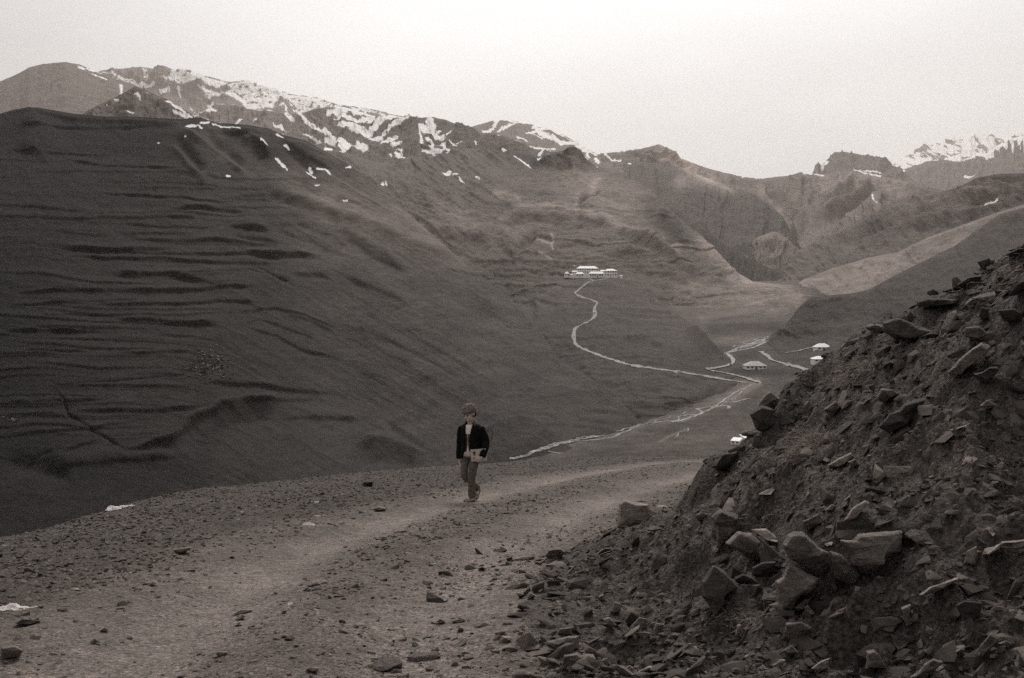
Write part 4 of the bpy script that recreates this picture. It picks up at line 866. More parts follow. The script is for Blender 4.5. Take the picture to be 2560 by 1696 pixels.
q7, q8, q9, q10 = C(1740,1240,.2366), C(1700,1120,.3674), C(1700,600,.3635), C(850,1120,.3674)
P_, N_, D_ = m_rock_pale, m_rock, m_rock_dark
BIG = [
 (q7,((900,520),(960,400),(1050,370),(1130,380),(1240,470),(1310,560),(1420,600),(1440,760),(1340,860),(1180,770),(980,670)),.34,N_,'large smooth-faced boulder in the middle of the outcrop, above the cracked block',.55,.9),
 (q7,((980,690),(1080,740),(1300,870),(1270,960),(1200,1040),(1100,1040),(1030,1110),(1000,1200),(1010,1290),(880,1290),(840,1150),(830,900),(920,850)),.30,N_,'tall cracked block directly below the large smooth-faced boulder',.6,.75),
 (q7,((1490,460),(1650,470),(1700,400),(1850,380),(2200,350),(2210,470),(2190,580),(2050,590),(2110,640),(1990,700),(1900,820),(1760,830),(1640,740),(1610,640)),.22,N_,'widest flat slab of the outcrop with a ragged lower edge',.45,.7),
 (q7,((1410,580),(1520,600),(1600,680),(1740,840),(1700,930),(1610,950),(1530,890),(1450,880),(1440,740)),.24,N_,'wedge-shaped rock under the left end of the widest flat slab',.55,.8),
 (q7,((300,500),(440,370),(580,380),(700,480),(790,640),(700,690),(560,680),(480,620),(400,560)),.28,N_,'rounded boulder with a lighter left face, left of the thin leaning slab',.5,.9),
 (q7,((150,220),(250,130),(450,200),(460,280),(480,360),(400,400),(300,500),(230,580),(210,480),(210,330)),.26,N_,'upper left rock of the outcrop with a level top and steep side',.55,.6),
 (q7,((590,390),(700,470),(900,640),(960,680),(880,710),(800,640),(720,520)),.14,D_,'thin dark slab leaning between two boulders of the outcrop',.6,.8),
 (q7,((570,350),(740,340),(880,460),(860,500),(700,440)),.12,P_,'splintered pale rock lying across the top of the thin leaning slab',.35,1.0),
 (q7,((40,900),(180,720),(300,780),(360,860),(500,960),(440,1000),(330,1010),(250,1200),(200,1300),(150,1180),(60,1060)),.26,D_,'dark jagged rock at the lower left end of the outcrop',.6,.7),
 (q7,((170,1090),(290,950),(325,1030),(230,1190)),.12,P_,'pale square chunk caught in the dark jagged rock',.6,1.3),
 (q7,((1120,270),(1300,180),(1350,280),(1200,370),(1130,300)),.12,N_,'brick-shaped stone lying above the large smooth-faced boulder',.5,.8),
 (q7,((1560,260),(1650,130),(1790,40),(1840,60),(1700,160),(1600,270)),.10,P_,'long narrow shard pointing uphill above the widest flat slab',.3,.8),
 (q7,((1020,1190),(1150,1080),(1230,1070),(1180,1130),(1080,1240)),.08,N_,'short stone prop leaning on the tall cracked block',.5,1.2),
 (q7,((1140,1180),(1180,1150),(1260,1250),(1220,1300)),.06,N_,'small upright splinter beside the short stone prop',.5,1.0),
 (q7,((580,760),(700,700),(850,690),(820,800),(700,890),(590,840)),.2,D_,'dark hollowed rock under the rounded boulder of the outcrop',.6,.4),
 (q7,((400,860),(500,820),(600,860),(690,950),(560,950),(430,940)),.12,D_,'low dark rock in the gap left of the tall cracked block',.5,.5),
 (q7,((0,200),(60,170),(130,190),(120,250),(60,290),(10,260)),.12,N_,'small rounded stone at the upper left tip of the outcrop',.5,.8),
 (q7,((1340,510),(1400,485),(1450,490),(1440,520),(1380,530)),.06,P_,'small pale flat stone on top of the wedge-shaped rock',.2,1.0),
 (q7,((1360,160),(1430,90),(1480,100),(1440,150)),.06,P_,'small bright stone at the foot of the long narrow shard',.4,1.0),
 (q8,((690,1300),(720,1190),(830,1185),(900,1220),(850,1290),(770,1320)),.16,N_,'low pale-topped rock below the outcrop with a curved spur',.4,.6),
 (q8,((1255,1512),(1265,1380),(1320,1368),(1430,1512)),.16,P_,'pyramid-shaped pale stone by the bottom edge of the bank',.6,.9),
 (q8,((1550,1570),(1730,1430),(1800,1450),(1670,1575)),.14,N_,'flat slab jutting out at the very bottom of the bank',.4,.7),
 (q8,((1985,1420),(2120,1250),(2185,1290),(2035,1465)),.15,N_,'oblong stone block tilted uphill near the lower right corner',.5,.8),
 (q8,((1928,790),(1950,700),(2020,665),(2025,740),(2010,800)),.12,P_,'upright rectangular stone standing on its end on the bank',.6,1.1),
 (q8,((2040,740),(2080,680),(2200,640),(2400,610),(2400,660),(2200,690),(2100,740)),.12,P_,'long pale stone bar lying right of the upright rectangular stone',.4,.9),
 (q8,((1870,1070),(1930,1040),(2060,1050),(2040,1140),(1980,1215),(1910,1150)),.16,D_,'dark diamond-shaped rock pointing downward in the lower right bank',.6,.8),
 (q8,((890,1500),(960,1450),(1020,1430),(1010,1490),(930,1540)),.1,P_,'pale lumpy stone by the bottom edge left of the pyramid-shaped stone',.5,.8),
 (q8,((620,1485),(680,1437),(720,1442),(690,1500),(632,1505)),.08,P_,'small pale angular stone at the foot of the bank near the bottom edge',.5,.8),
 (q8,((700,1380),(760,1340),(810,1390),(750,1410)),.07,N_,'grey knobbly stone just above the small pale angular stone',.5,.8),
 (q8,((375,1270),(390,1200),(412,1200),(432,1270),(420,1292)),.07,P_,'thin triangular stone standing up below the dark jagged rock',.6,1.1),
 (q8,((530,315),(600,280),(652,275),(620,320)),.06,P_,'pale flat stone on the bank above the splintered rock',.3,1.0),
 (q8,((1000,120),(1080,70),(1170,30),(1192,60),(1100,120),(1040,138)),.10,P_,'pale finger-shaped rock poking out of the upper bank',.4,1.0),
 (q8,((1140,95),(1190,75),(1222,115),(1175,132)),.07,P_,'round pale stone tucked under the finger-shaped rock',.5,.8),
 (q8,((1615,1005),(1700,950),(1900,878),(1914,890),(1780,960),(1660,1010)),.06,P_,'long pale splinter lying along the slope like a stick',.3,1.2),
 (q8,((1500,1085),(1570,1060),(1555,1130),(1585,1190),(1540,1225),(1520,1140)),.08,P_,'pale notched stone left of the dark diamond-shaped rock',.5,.8),
 (q8,((1005,1155),(1130,1080),(1145,1098),(1040,1165)),.06,P_,'slim pale stone pointing uphill below the wedge-shaped rock',.3,1.0),
 (q8,((2160,1330),(2220,1310),(2262,1330),(2230,1365)),.08,N_,'flat rounded stone right of the tilted oblong block',.4,.8),
 (q8,((2080,545),(2110,540),(2150,585),(2130,605)),.04,P_,'small pale chip on the bank below the right-hand hollow',.4,1.2),
 (q8,((1440,1310),(1570,1310),(1540,1360),(1480,1380)),.08,D_,'dark flat stone above the pyramid-shaped pale stone',.3,.7),
 (q9,((1380,560),(1500,535),(1600,570),(1740,625),(1740,660),(1600,715),(1480,680),(1385,615)),.22,D_,'broad flat-topped slab overhanging the bank on the skyline',.4,1.3),
 (q9,((1830,920),(2080,700),(2150,722),(2080,795),(1895,955)),.12,P_,'long pale four-sided stone bar lying on the upper bank',.45,1.3),
 (q9,((1360,1290),(1440,1200),(1550,1120),(1690,1085),(1640,1180),(1520,1290),(1430,1340)),.2,D_,'big arrow-shaped rock with a bright upper rim and dark face',.6,1.1),
 (q9,((470,1190),(560,1130),(640,1160),(672,1270),(580,1330),(520,1310)),.42,D_,'dark cube-like block hanging from the nose of the bank over the valley',.75,.9),
 (q9,((520,1140),(560,1080),(620,1035),(700,1090),(690,1150),(640,1165),(560,1132)),.3,N_,'leaning slab directly on top of the dark hanging block',.55,.8),
 (q9,((540,1090),(545,1020),(640,985),(780,930),(800,960),(700,1010),(620,1035)),.2,D_,'thin-bedded ledge at the top of the bank nose',.4,.6),
 (q9,((985,1170),(1070,1105),(1122,1140),(1040,1218)),.12,N_,'rectangular slab lying in the bank right of the nose',.5,.9),
 (q9,((2040,150),(2130,120),(2150,160),(2080,212)),.22,D_,'dark block on the skyline near the right edge',.5,.9),
 (q9,((1900,310),(1990,250),(2080,240),(2060,300),(1950,342)),.16,D_,'dark ledge rock on the skyline below the topmost block',.4,.7),
 (q9,((1618,425),(1700,400),(1900,410),(1905,432),(1680,470),(1640,482)),.16,D_,'long thin ledge rock on the skyline above the overhanging slab',.35,.9),
 (q9,((1955,600),(2060,590),(2140,655),(2040,690),(1950,665)),.16,N_,'broad grey rock face at the upper end of the long pale bar',.5,.7),
 (q9,((1380,1020),(1470,1030),(1505,1055),(1400,1125),(1342,1092)),.14,N_,'weathered grey face between the dry grass tufts',.5,.6),
 (q9,((1855,1305),(1980,1268),(1982,1285),(1862,1322)),.05,P_,'thin pale stone lying flat right of the arrow-shaped rock',.2,1.1),
 (q9,((2015,920),(2190,868),(2200,890),(2130,990),(2060,985)),.16,D_,'dark angular rock below the long pale four-sided bar',.45,.8),
 (q9,((2138,142),(2152,132),(2168,138),(2164,158),(2145,162)),.06,P_,'small white stone sitting on the dark skyline block',.5,1.2),
 (q9,((2230,100),(2330,58),(2362,60),(2350,92),(2270,112)),.2,D_,'topmost dark rock at the right edge of the skyline',.4,.9),
 (q9,((2050,530),(2070,460),(2120,470),(2132,545),(2080,552)),.16,D_,'black hollow-fronted rock high in the right bank',.6,.7),
 (q9,((2180,480),(2300,470),(2346,500),(2330,560),(2220,560)),.2,D_,'blocky dark rock beside the black hollow-fronted one',.5,.7),
 (q9,((1590,970),(1630,930),(1655,958),(1622,987)),.08,N_,'small angular stone left of the arrow-shaped rock tip',.5,.8),
 (q9,((1685,1080),(1700,1068),(1745,1075),(1740,1090)),.04,P_,'small pale pebble at the tip of the arrow-shaped rock',.3,1.2),
 (q9,((2060,1140),(2110,1100),(2180,1130),(2120,1170)),.1,N_,'half-buried grey stone in the right of the bank',.4,.8),
 (q9,((210,1560),(290,1470),(400,1450),(420,1500),(330,1560),(260,1600)),.25,D_,'dark rock shoulder where the road disappears behind the bank',.5,.4),
 (q10,((1880,545),(1895,370),(1925,345),(2100,380),(2122,440),(2110,500),(2060,530),(1930,558)),.5,P_,'big pale boulder standing at the roadside by the bank',.7,1.0),
 (q10,((1400,1340),(1402,1318),(1480,1300),(1560,1280),(1632,1278),(1632,1370),(1540,1386),(1440,1362)),.12,N_,'flat-fronted block lying at the foot of the bank, bottom centre',.75,1.1),
 (q10,((1480,1262),(1490,1230),(1570,1220),(1582,1268),(1520,1280)),.08,N_,'cube-like stone directly behind the flat-fronted block',.6,1.0),
 (q10,((1835,1115),(1870,1045),(1912,1058),(1912,1110),(1862,1132)),.1,N_,'upright oval stone near the foot of the bank',.6,1.0),
 (q10,((1990,1200),(2035,1150),(2092,1160),(2096,1220),(2060,1255),(2020,1248)),.1,P_,'round pale stone with a dimpled face at the foot of the bank',.6,1.1),
 (q10,((2010,1255),(2080,1250),(2120,1260),(2090,1300),(2030,1295)),.08,N_,'darker base stone under the round dimpled one',.4,.8),
 (q10,((1388,735),(1420,692),(1500,685),(1540,710),(1500,750),(1440,765)),.16,N_,'rounded stone at the road edge where the bank debris begins',.5,1.0),
 (q10,((1300,975),(1310,932),(1390,905),(1392,950),(1332,985)),.1,N_,'blocky brown stone at the very edge of the wheel track',.6,1.1),
 (q10,((1240,990),(1290,942),(1302,972),(1262,1002)),.07,N_,'small stone touching the blocky brown one',.5,1.0),
 (q10,((1270,1020),(1300,985),(1345,1010),(1290,1030)),.06,P_,'pale chip in front of the blocky brown stone',.4,1.0),
 (q10,((2130,1240),(2150,1192),(2202,1200),(2192,1235)),.06,P_,'pale flat stone right of the round dimpled one',.4,1.0),
 (q10,((1785,1165),(1830,1150),(1885,1208),(1850,1228)),.07,P_,'white-tipped stone below the upright oval one',.5,1.0),
 (q10,((1198,1082),(1222,1063),(1285,1080),(1240,1108)),.06,D_,'dark low stone at the right edge of the road',.4,1.0),
 (q10,((750,1472),(790,1442),(812,1465),(790,1482)),.05,P_,'little pointed stone by the bottom edge of the road',.4,1.0),
 (q10,((1128,755),(1170,738),(1180,765),(1140,772)),.06,D_,'dark nub of stone alone on the right wheel track',.5,1.1),
 (q10,((1180,757),(1230,742),(1330,735),(1325,757),(1200,765)),.05,P_,'low long pale stone right of the dark nub on the road edge',.3,1.0),
 (q10,((935,825),(965,808),(998,822),(975,835)),.05,D_,'dark small stone on the road left of the nub',.4,1.0),
 (q10,((1915,1512),(1970,1478),(2002,1498),(1960,1535)),.08,P_,'pale pointed stone at the bottom edge below the round dimpled one',.4,1.0),
 (q10,((1985,1545),(2110,1480),(2132,1490),(2015,1560)),.07,P_,'long pale flat stone lying along the bottom edge',.25,1.0),
 (q10,((650,1182),(680,1160),(722,1180),(690,1196)),.05,P_,'small flat stone on the road nearest the right wheel track',.3,1.0),
 (q10,((755,1178),(840,1160),(855,1175),(790,1190)),.05,P_,'pair-shaped flat stone just right of the small flat one',.3,1.0),
 (q10,((1500,1520),(1520,1410),(1620,1390),(1660,1420),(1560,1480)),.08,N_,'broad flat slab under the flat-fronted block',.25,.7),
 (q10,((1740,720),(1800,680),(1850,680),(1840,700),(1790,730)),.09,N_,'rounded stone in the debris right of the road-edge one',.5,1.0),
 (q10,((145,255),(165,228),(225,230),(222,262)),.14,D_,'dark low stone left of the walking boy on the verge',.4,1.0),
 (q10,((215,415),(260,398),(315,410),(310,430),(250,425)),.1,P_,'pale flat stone left of the wheel track behind the boy',.3,1.0),
 (q10,((1630,60),(1645,25),(1672,45),(1670,62)),.2,D_,'pointed dark stone on the far verge against the valley',.6,1.0),
 (q10,((1175,85),(1182,68),(1212,70),(1210,88)),.18,D_,'dark lump on the verge rim right of the boy',.5,1.0),
 (q10,((1925,25),(1930,8),(1990,8),(1995,25)),.35,D_,'low dark stones-like lump on the far road rim',.5,1.0),
 (C(0,1120,.3674),((90,1190),(150,1165),(270,1172),(280,1190),(180,1205)),.1,D_,'long dark flat rock under the crumpled white sheet',.4,.9),
 (C(0,1120,.3674),((0,1440),(0,1350),(100,1340),(160,1375),(130,1425)),.2,N_,'squat rock with a black underside in the lower left corner',.5,.9),
 (C(0,1120,.3674),((1170,690),(1300,672),(1312,682),(1240,722),(1195,715)),.12,N_,'low tent-shaped stone in the middle of the outer verge',.4,1.0),
 (C(0,1120,.3674),((680,1240),(715,1222),(742,1238),(720,1252)),.07,P_,'pale round stone at the left edge of the wheel track',.4,1.0),
 (C(0,1120,.3674),((1600,1165),(1650,1135),(1682,1140),(1640,1172)),.06,P_,'light broken stone with a dark gap beneath it in the road',.4,1.2),
 (C(0,1120,.3674),((1580,1125),(1640,1098),(1722,1100),(1715,1115),(1630,1125)),.06,P_,'long light stone above the broken one in the road',.3,1.1),
 (C(0,1120,.3674),((1460,1400),(1480,1385),(1550,1385),(1550,1400),(1490,1420)),.05,P_,'flat stone on the strip near the bottom edge, left part',.3,1.0),
 (C(0,1120,.3674),((2080,1500),(2110,1490),(2172,1495),(2160,1520),(2100,1520)),.06,P_,'light flat stone close to the bottom edge of the road strip',.3,1.0),
 (C(0,1120,.3674),((2165,320),(2195,298),(2222,320)),.12,D_,'pointed dark stone on the verge near the rim',.5,1.0),
 (C(0,1120,.3674),((1270,830),(1330,822),(1335,835),(1290,840)),.09,P_,'thin light stone on the outer verge below the tent-shaped one',.3,1.0),
 (C(0,1120,.3674),((1560,745),(1580,735),(1602,745),(1580,752)),.1,D_,'small black stone right of the tent-shaped one',.4,1.0),
]
for i, (cr, pts, th, mt, lab, fac, lf) in enumerate(BIG):
    big_rock('rock', lab, cr(*pts), th, mt, facing=fac, lift=lf*.75, seed=i*13+3, facets=3 if len(pts) > 6 else 2, rough=.03)

# angular blocks bedded in the outcrop and along the skyline
rng = np.random.default_rng(71)
def blocks(n, x0, x1, y0, y1, smin, smax, label, group, mats, keep=None):
    k_ = 0
    while k_ < n:
        px, py = rng.uniform(x0, x1), rng.uniform(y0, y1)
        if keep and not keep(px, py): continue
        h = hit(px, py, fore); k_ += 1
        if not h or h[2].name != 'rubble_slope': continue
        x, y = h[0].x, h[0].y; fr = frames(np.array([x]), np.array([y]), np.array([.45]), rng, np.array([True]))[0]
        me = MED[[i for i in range(16) if i % 4 in mats][rng.integers(0, sum(1 for i in range(16) if i % 4 in mats))]]
        o = place_stone(me, x, y, rng.uniform(smin, smax), label, group, fr, name='rock'); o['category'] = 'rock'
blocks(22, 1740, 2330, 1240, 1530, .06, .13, 'angular slate block bedded in the soil around the big outcrop boulders', 'blocks bedded around the outcrop', (0, 1, 3))
blocks(34, 2080, 2560, 600, 900, .06, .16, 'dark angular block bedded in the crumbling top of the bank at the upper right', 'blocks bedded in the upper right bank', (3, 3, 1), lambda x, y: abs(y - (900-(x-2080)*.6)) < 110)
blocks(15, 1780, 2060, 930, 1160, .07, .17, 'dark shale block bedded in the nose of the bank above the valley', 'blocks bedded in the bank nose', (3, 0))
# thin bedded chips standing out of the bank round the outcrop: part of the ground cover
rng = np.random.default_rng(61)
X, Y = sample(17000, rng, 2.4, 16); d, e, t1, t2 = ground_parts(X, Y)
k_ = (d > .15) & (rng.uniform(0, 1, len(X)) < .25 + .8*(fbm(X*1.3, Y*1.3, octv=3, seed=611) > .05)); X, Y = X[k_], Y[k_]
scatter('rubble', 'jumble of thin slate shards covering the steep bank', X, Y, .022 + .022*rng.pareto(3.0, len(X)).clip(0, 3), .062*np.exp(rng.normal(0, .35, len(X))), rng, m_loose, sink=.1)['category'] = 'rubble'
# ================================================================= the walking boy
def icos(bm, c, r, M=None, sub=2):
    g = bmesh.ops.create_icosphere(bm, subdivisions=sub, radius=1)
    for v in g['verts']:
        p = Vector((v.co.x*r[0]+c[0], v.co.y*r[1]+c[1], v.co.z*r[2]+c[2])); v.co = M @ p if M else p

def tube(bm, pts, radii, seg=14, sq=1.0, caps=True, sub=4):
    """smooth limb through joints with tapering radius"""
    P = [Vector(p) for p in pts]; n = len(P); Q, Rr = [], []
    for i in range(n-1):
        p0, p1, p2, p3 = P[max(i-1,0)], P[i], P[i+1], P[min(i+2,n-1)]
        for j in range(sub):
            t = j/sub; q = .5*((2*p1)+(p2-p0)*t+(2*p0-5*p1+4*p2-p3)*t*t+(3*p1-p0-3*p2+p3)*t**3); Q.append(q); Rr.append(radii[i]*(1-t)+radii[i+1]*t)
    Q.append(P[-1]); Rr.append(radii[-1]); rings = []
    for i, q in enumerate(Q):
        t = (Q[min(i+1,len(Q)-1)]-Q[max(i-1,0)]).normalized()
        u = t.cross(Vector((0,1,0)));
        if u.length < .2: u = t.cross(Vector((1,0,0)))
        u.normalize(); w = t.cross(u)
        rings.append([bm.verts.new(q+(u*math.cos(a)+w*math.sin(a)*sq)*Rr[i]) for a in [2*math.pi*k/seg for k in range(seg)]])
    for a, b in zip(rings, rings[1:]):
        for k in range(seg): bm.faces.new((a[k], a[(k+1)%seg], b[(k+1)%seg], b[k]))
    if caps: bm.faces.new(rings[0][::-1]); bm.faces.new(rings[-1])

def loft(bm, rings, seg=28, gap=None, yaw=0, caps=True):
    """rings: (x, y, z, rx, ry, half gap angle)"""
    R_ = []
    for r in rings:
        x, y, z, rx, ry = r[:5]; g0 = r[5] if len(r) > 5 else 0; row = []
        for k in range(seg):
            a = -math.pi/2 + g0 + (2*math.pi-2*g0)*k/((seg-1) if g0 else seg)
            lx, ly = rx*math.cos(a), ry*math.sin(a)
            row.append(bm.verts.new((x+lx*math.cos(yaw)-ly*math.sin(yaw), y+lx*math.sin(yaw)+ly*math.cos(yaw), z)))
        R_.append(row)
    op = len(rings[0]) > 5 and rings[0][5] > 0
    for a, b in zip(R_, R_[1:]):
        for k in range(seg-1 if op else seg): bm.faces.new((a[k], a[(k+1)%seg], b[(k+1)%seg], b[k]))
    if caps and not op: bm.faces.new(R_[0][::-1]); bm.faces.new(R_[-1])

def solidify_mesh(name, bm, mat, parent, voxel=None, thick=None, smooth=6, noise=0, nscale=30, seed=0):
    bmesh.ops.recalc_face_normals(bm, faces=bm.faces)
    me = bpy.data.meshes.new(name+'_tmp'); bm.to_mesh(me); bm.free(); o = bpy.data.objects.new('tmp', me); COL.objects.link(o)
    if thick: m = o.modifiers.new('s', 'SOLIDIFY'); m.thickness = thick; m.offset = 0
    if voxel:
        m = o.modifiers.new('r', 'REMESH'); m.mode = 'VOXEL'; m.voxel_size = voxel
        m = o.modifiers.new('m', 'SMOOTH'); m.iterations = smooth; m.factor = .5
    dg = bpy.context.evaluated_depsgraph_get(); me2 = bpy.data.meshes.new_from_object(o.evaluated_get(dg)); me2.name = name
    bpy.data.objects.remove(o); bpy.data.meshes.remove(me)
    if noise:
        n = len(me2.vertices); co = np.empty(n*3, np.float32); me2.vertices.foreach_get('co', co); co = co.reshape(-1,3).astype(float)
        no = np.empty(n*3, np.float32); me2.vertices.foreach_get('normal', no); no = no.reshape(-1,3)
        d = fbm(co[:,0]*nscale, co[:,1]*nscale, co[:,2]*nscale*1.6, 3, seed, ridged=True)
        co += no*(d*noise)[:,None]; me2.vertices.foreach_set('co', co.astype(np.float32).ravel())
    for p in me2.polygons: p.use_smooth = True
    me2.update(); return link(name, me2, mat, parent)

m_skin = plain('skin', .44, .6, 1.3, .1); m_black = plain('black_jacket_cloth', .006, .95, .3, .4, 20); m_white = plain('white_shirt', .62, .9, .6, .08)
m_trs = NT('faded_trousers'); m_trs.color(m_trs.grey(m_trs.ramp(m_trs.noise(26, 5, .7, m_trs.obj((1,1,2))),   .3, .7, .065, .165))); m_trs.bump(m_trs.noise(60, 4, .6, m_trs.obj()), .006); m_trs = m_trs.m
m_hat = NT('fuzzy_knit'); m_hat.color(m_hat.grey(m_hat.ramp(m_hat.noise(70, 4, .8, m_hat.obj()), .3, .7, .07, .34))); m_hat.bump(m_hat.noise(140, 3, .8, m_hat.obj()), .01); m_hat = m_hat.m
m_lin = plain('brown_waistcoat', .045, .9, 1.6, .7, 45); m_col = plain('grey_fur_collar', .09, .95, 1, .4, 60); m_dk = plain('black_hair', .012, .7, .5); m_sole = plain('dark_sole', .015, .8); m_shoe = plain('pale_plastic_sandal', .27, .6, .8)

h0 = hit(1180, 1254, fore); B = h0[0] + Vector((0, 0, -.005))
print('boy at', B)
boy = empty('person', B); tag(boy, 'boy in a black jacket and fuzzy knit cap walking on the road with a book', 'person')
yaw = R(-25)
HM = Matrix.Translation((-.035, -.035, 1.335)) @ Matrix.Rotation(R(-38), 4, 'Z') @ Matrix.Rotation(R(-8), 4, 'Y') @ Matrix.Rotation(R(20), 4, 'X')
Lw, Rw = Vector((.155,-.205,.70)), Vector((-.188,.015,.655))
bm = bmesh.new()
icos(bm, (0,.012,.032), (.074,.090,.092), HM, 3); icos(bm, (0,-.028,-.052), (.050,.056,.064), HM); icos(bm, (0,-.040,-.092), (.026,.030,.026), HM)
icos(bm, (0,-.094,-.022), (.0125,.020,.020), HM); icos(bm, (0,-.086,.002), (.009,.014,.028), HM); icos(bm, (0,-.083,-.062), (.022,.010,.006), HM); icos(bm, (0,-.082,-.072), (.019,.010,.006), HM)
for s in (-1, 1):
    icos(bm, (s*.034,-.060,-.032), (.026,.024,.026), HM); icos(bm, (s*.030,-.073,.030), (.026,.012,.009), HM); icos(bm, (s*.074,.012,-.010), (.010,.018,.028), HM)
tube(bm, [(-.012,.012,1.10),(-.018,.005,1.18),(-.03,-.012,1.25)], [.06,.047,.046])
loft(bm, [(-.01,0,z,rx,ry) for z, rx, ry in ((1.165,.07,.055),(1.14,.135,.075),(1.05,.14,.09),(.92,.12,.088),(.80,.125,.09),(.70,.125,.09))], yaw=yaw)
tube(bm, [(-.15,.065,1.12),(-.178,.065,.90),(-.186,.03,.72),tuple(Rw)], [.042,.034,.027,.021]); tube(bm, [(.13,-.065,1.12),(.205,-.06,.91),(.185,-.15,.78),tuple(Lw)], [.042,.034,.027,.021])
tube(bm, [(-.076,.02,.74),(-.104,.0,.56),(-.110,-.035,.39),(-.02,.06,.29),(.065,.16,.20),(.075,.185,.155)], [.062,.052,.040,.036,.028,.028])
tube(bm, [(.045,-.02,.74),(.025,-.055,.56),(.0,-.07,.39),(-.004,-.04,.24),(.008,-.015,.09),(.01,-.01,.055)], [.062,.056,.044,.040,.028,.03])
# feet
tube(bm, [(.045,.0,.035),(.0,-.02,.045),(-.06,-.045,.03),(-.105,-.06,.022)], [.028,.033,.030,.018], sq=.8)
tube(bm, [(.085,.215,.165),(.075,.185,.13),(.06,.14,.065),(.05,.12,.028)], [.026,.032,.028,.018], sq=.8)
# right hand hanging, left hand under the book
def hand(bm, w, d, side, curl, k_=1.0):
    """w wrist, d direction of the palm, side = direction across the knuckles (towards the thumb), curl = bending direction"""
    d, side, curl = Vector(d).normalized(), Vector(side).normalized(), Vector(curl).normalized()
    kn = w + d*.062*k_
    for j in range(4):
        tube(bm, [tuple(w+side*(j-1.5)*-.006), tuple(w+d*.03*k_+side*(1.5-j)*.012), tuple(kn+side*(1.5-j)*.0155)], [.013,.012,.0095], 8)
    for j, ln in enumerate((.056,.064,.060,.048)):
        b = kn + side*(1.5-j)*.0155; a1 = b + d*ln*.45 + curl*ln*.12; a2 = a1 + d*ln*.22 + curl*ln*.3; a3 = a2 + d*ln*.02 + curl*ln*.3
        tube(bm, [tuple(b), tuple(a1), tuple(a2), tuple(a3)], [.0088,.008,.0074,.0062], 8)
    t0 = w + d*.018 + side*.02; tube(bm, [tuple(w+d*.008+side*.008), tuple(t0), tuple(t0+d*.028+side*.014+curl*.008), tuple(t0+d*.05+side*.012+curl*.02)], [.012,.0115,.0095,.0075], 8)
hand(bm, Rw, (.05,-.05,-1), (-.2,-.98,0), (.98,-.2,0)); hand(bm, Lw, (-.80,.05,-.45), (-.3,-.1,.95), (-.2,.9,.3), 1.0)
solidify_mesh('body', bm, m_skin, boy, voxel=.0058, smooth=3)
# clothes
bm = bmesh.new()
G = lambda d_: R(d_)
loft(bm, [(-.01,.01,1.195,.075,.060,G(40)),(-.01,.005,1.17,.125,.080,G(30)),(-.01,0,1.14,.163,.095,G(20)),(-.01,0,1.05,.166,.115,G(15)),(-.01,0,.95,.160,.120,G(10)),(-.01,0,.85,.160,.122,G(14)),(-.01,0,.76,.168,.128,G(24)),(-.01,.005,.67,.178,.136,G(34))], 40, yaw=yaw)
solidify_mesh('jacket', bm, m_black, boy, thick=.014, noise=.006, nscale=14, seed=3)
for nm, pts, rr in (('sleeve', [(-.145,.062,1.135),(-.170,.065,1.02),(-.182,.065,.90),(-.19,.035,.76),(-.189,.018,.652)], [.058,.058,.053,.050,.046]), ('sleeve', [(.125,-.062,1.135),(.175,-.065,1.03),(.208,-.062,.915),(.190,-.145,.80),(.160,-.200,.715)], [.062,.064,.062,.054,.048])):
    bm = bmesh.new(); tube(bm, pts, rr, 20, caps=True, sub=6); solidify_mesh(nm, bm, m_black, boy, voxel=.009, noise=.006, nscale=18, seed=5)
bm = bmesh.new(); loft(bm, [(-.01,0,z,rx,ry) for z, rx, ry in ((1.175,.07,.056),(1.155,.115,.078),(1.13,.145,.088),(1.05,.152,.105),(.95,.146,.108),(.82,.146,.108),(.705,.155,.114))], 32, yaw=yaw, caps=False)
solidify_mesh('shirt', bm, m_white, boy, thick=.004, noise=.004, nscale=16)
bm = bmesh.new(); loft(bm, [(-.01,0,1.04,.158,.111,G(2)),(-.01,0,.95,.153,.114,G(1)),(-.01,0,.86,.152,.114,G(3)),(-.01,0,.77,.153,.116,G(10))], 40, yaw=yaw); solidify_mesh('waistcoat', bm, m_lin, boy, thick=.004, noise=.003)
bm = bmesh.new(); loft(bm, [(-.015,.008,1.235,.068,.062,G(62)),(-.012,.006,1.215,.082,.072,G(54)),(-.010,0,1.190,.104,.084,G(46)),(-.010,0,1.170,.122,.092,G(40))], 30, yaw=yaw); solidify_mesh('collar', bm, m_col, boy, thick=.014, noise=.006, nscale=50)
bm = bmesh.new()
loft(bm, [(-.015,0,z,rx,ry) for z, rx, ry in ((.80,.13,.10),(.74,.142,.108),(.68,.135,.105))], yaw=yaw)
tube(bm, [(-.078,.02,.74),(-.106,.0,.57),(-.112,-.035,.40),(-.062,.02,.335),(.01,.09,.255),(.075,.175,.175)], [.070,.056,.047,.047,.048,.054], 20, sub=6)
tube(bm, [(.050,-.02,.74),(.028,-.055,.57),(.002,-.07,.40),(-.004,-.045,.24),(.006,-.018,.085)], [.076,.069,.056,.054,.062], 20, sub=6)
solidify_mesh('trousers', bm, m_trs, boy, voxel=.009, smooth=4, noise=.007, nscale=16, seed=9)
bm = bmesh.new(); icos(bm, (0,.018,.070), (.093,.105,.082), HM, 3); icos(bm, (0,.035,.045), (.094,.092,.070), HM, 3); icos(bm, (0,-.008,.068), (.090,.092,.032), HM, 3)
solidify_mesh('cap', bm, m_hat, boy, voxel=.006, smooth=2, noise=.017, nscale=48, seed=4)
bm = bmesh.new(); icos(bm, (.060,.040,-.02), (.022,.045,.05), HM); icos(bm, (-.060,.040,-.02), (.022,.045,.05), HM); icos(bm, (0,.065,-.03), (.06,.035,.05), HM); solidify_mesh('hair', bm, m_dk, boy, voxel=.007)
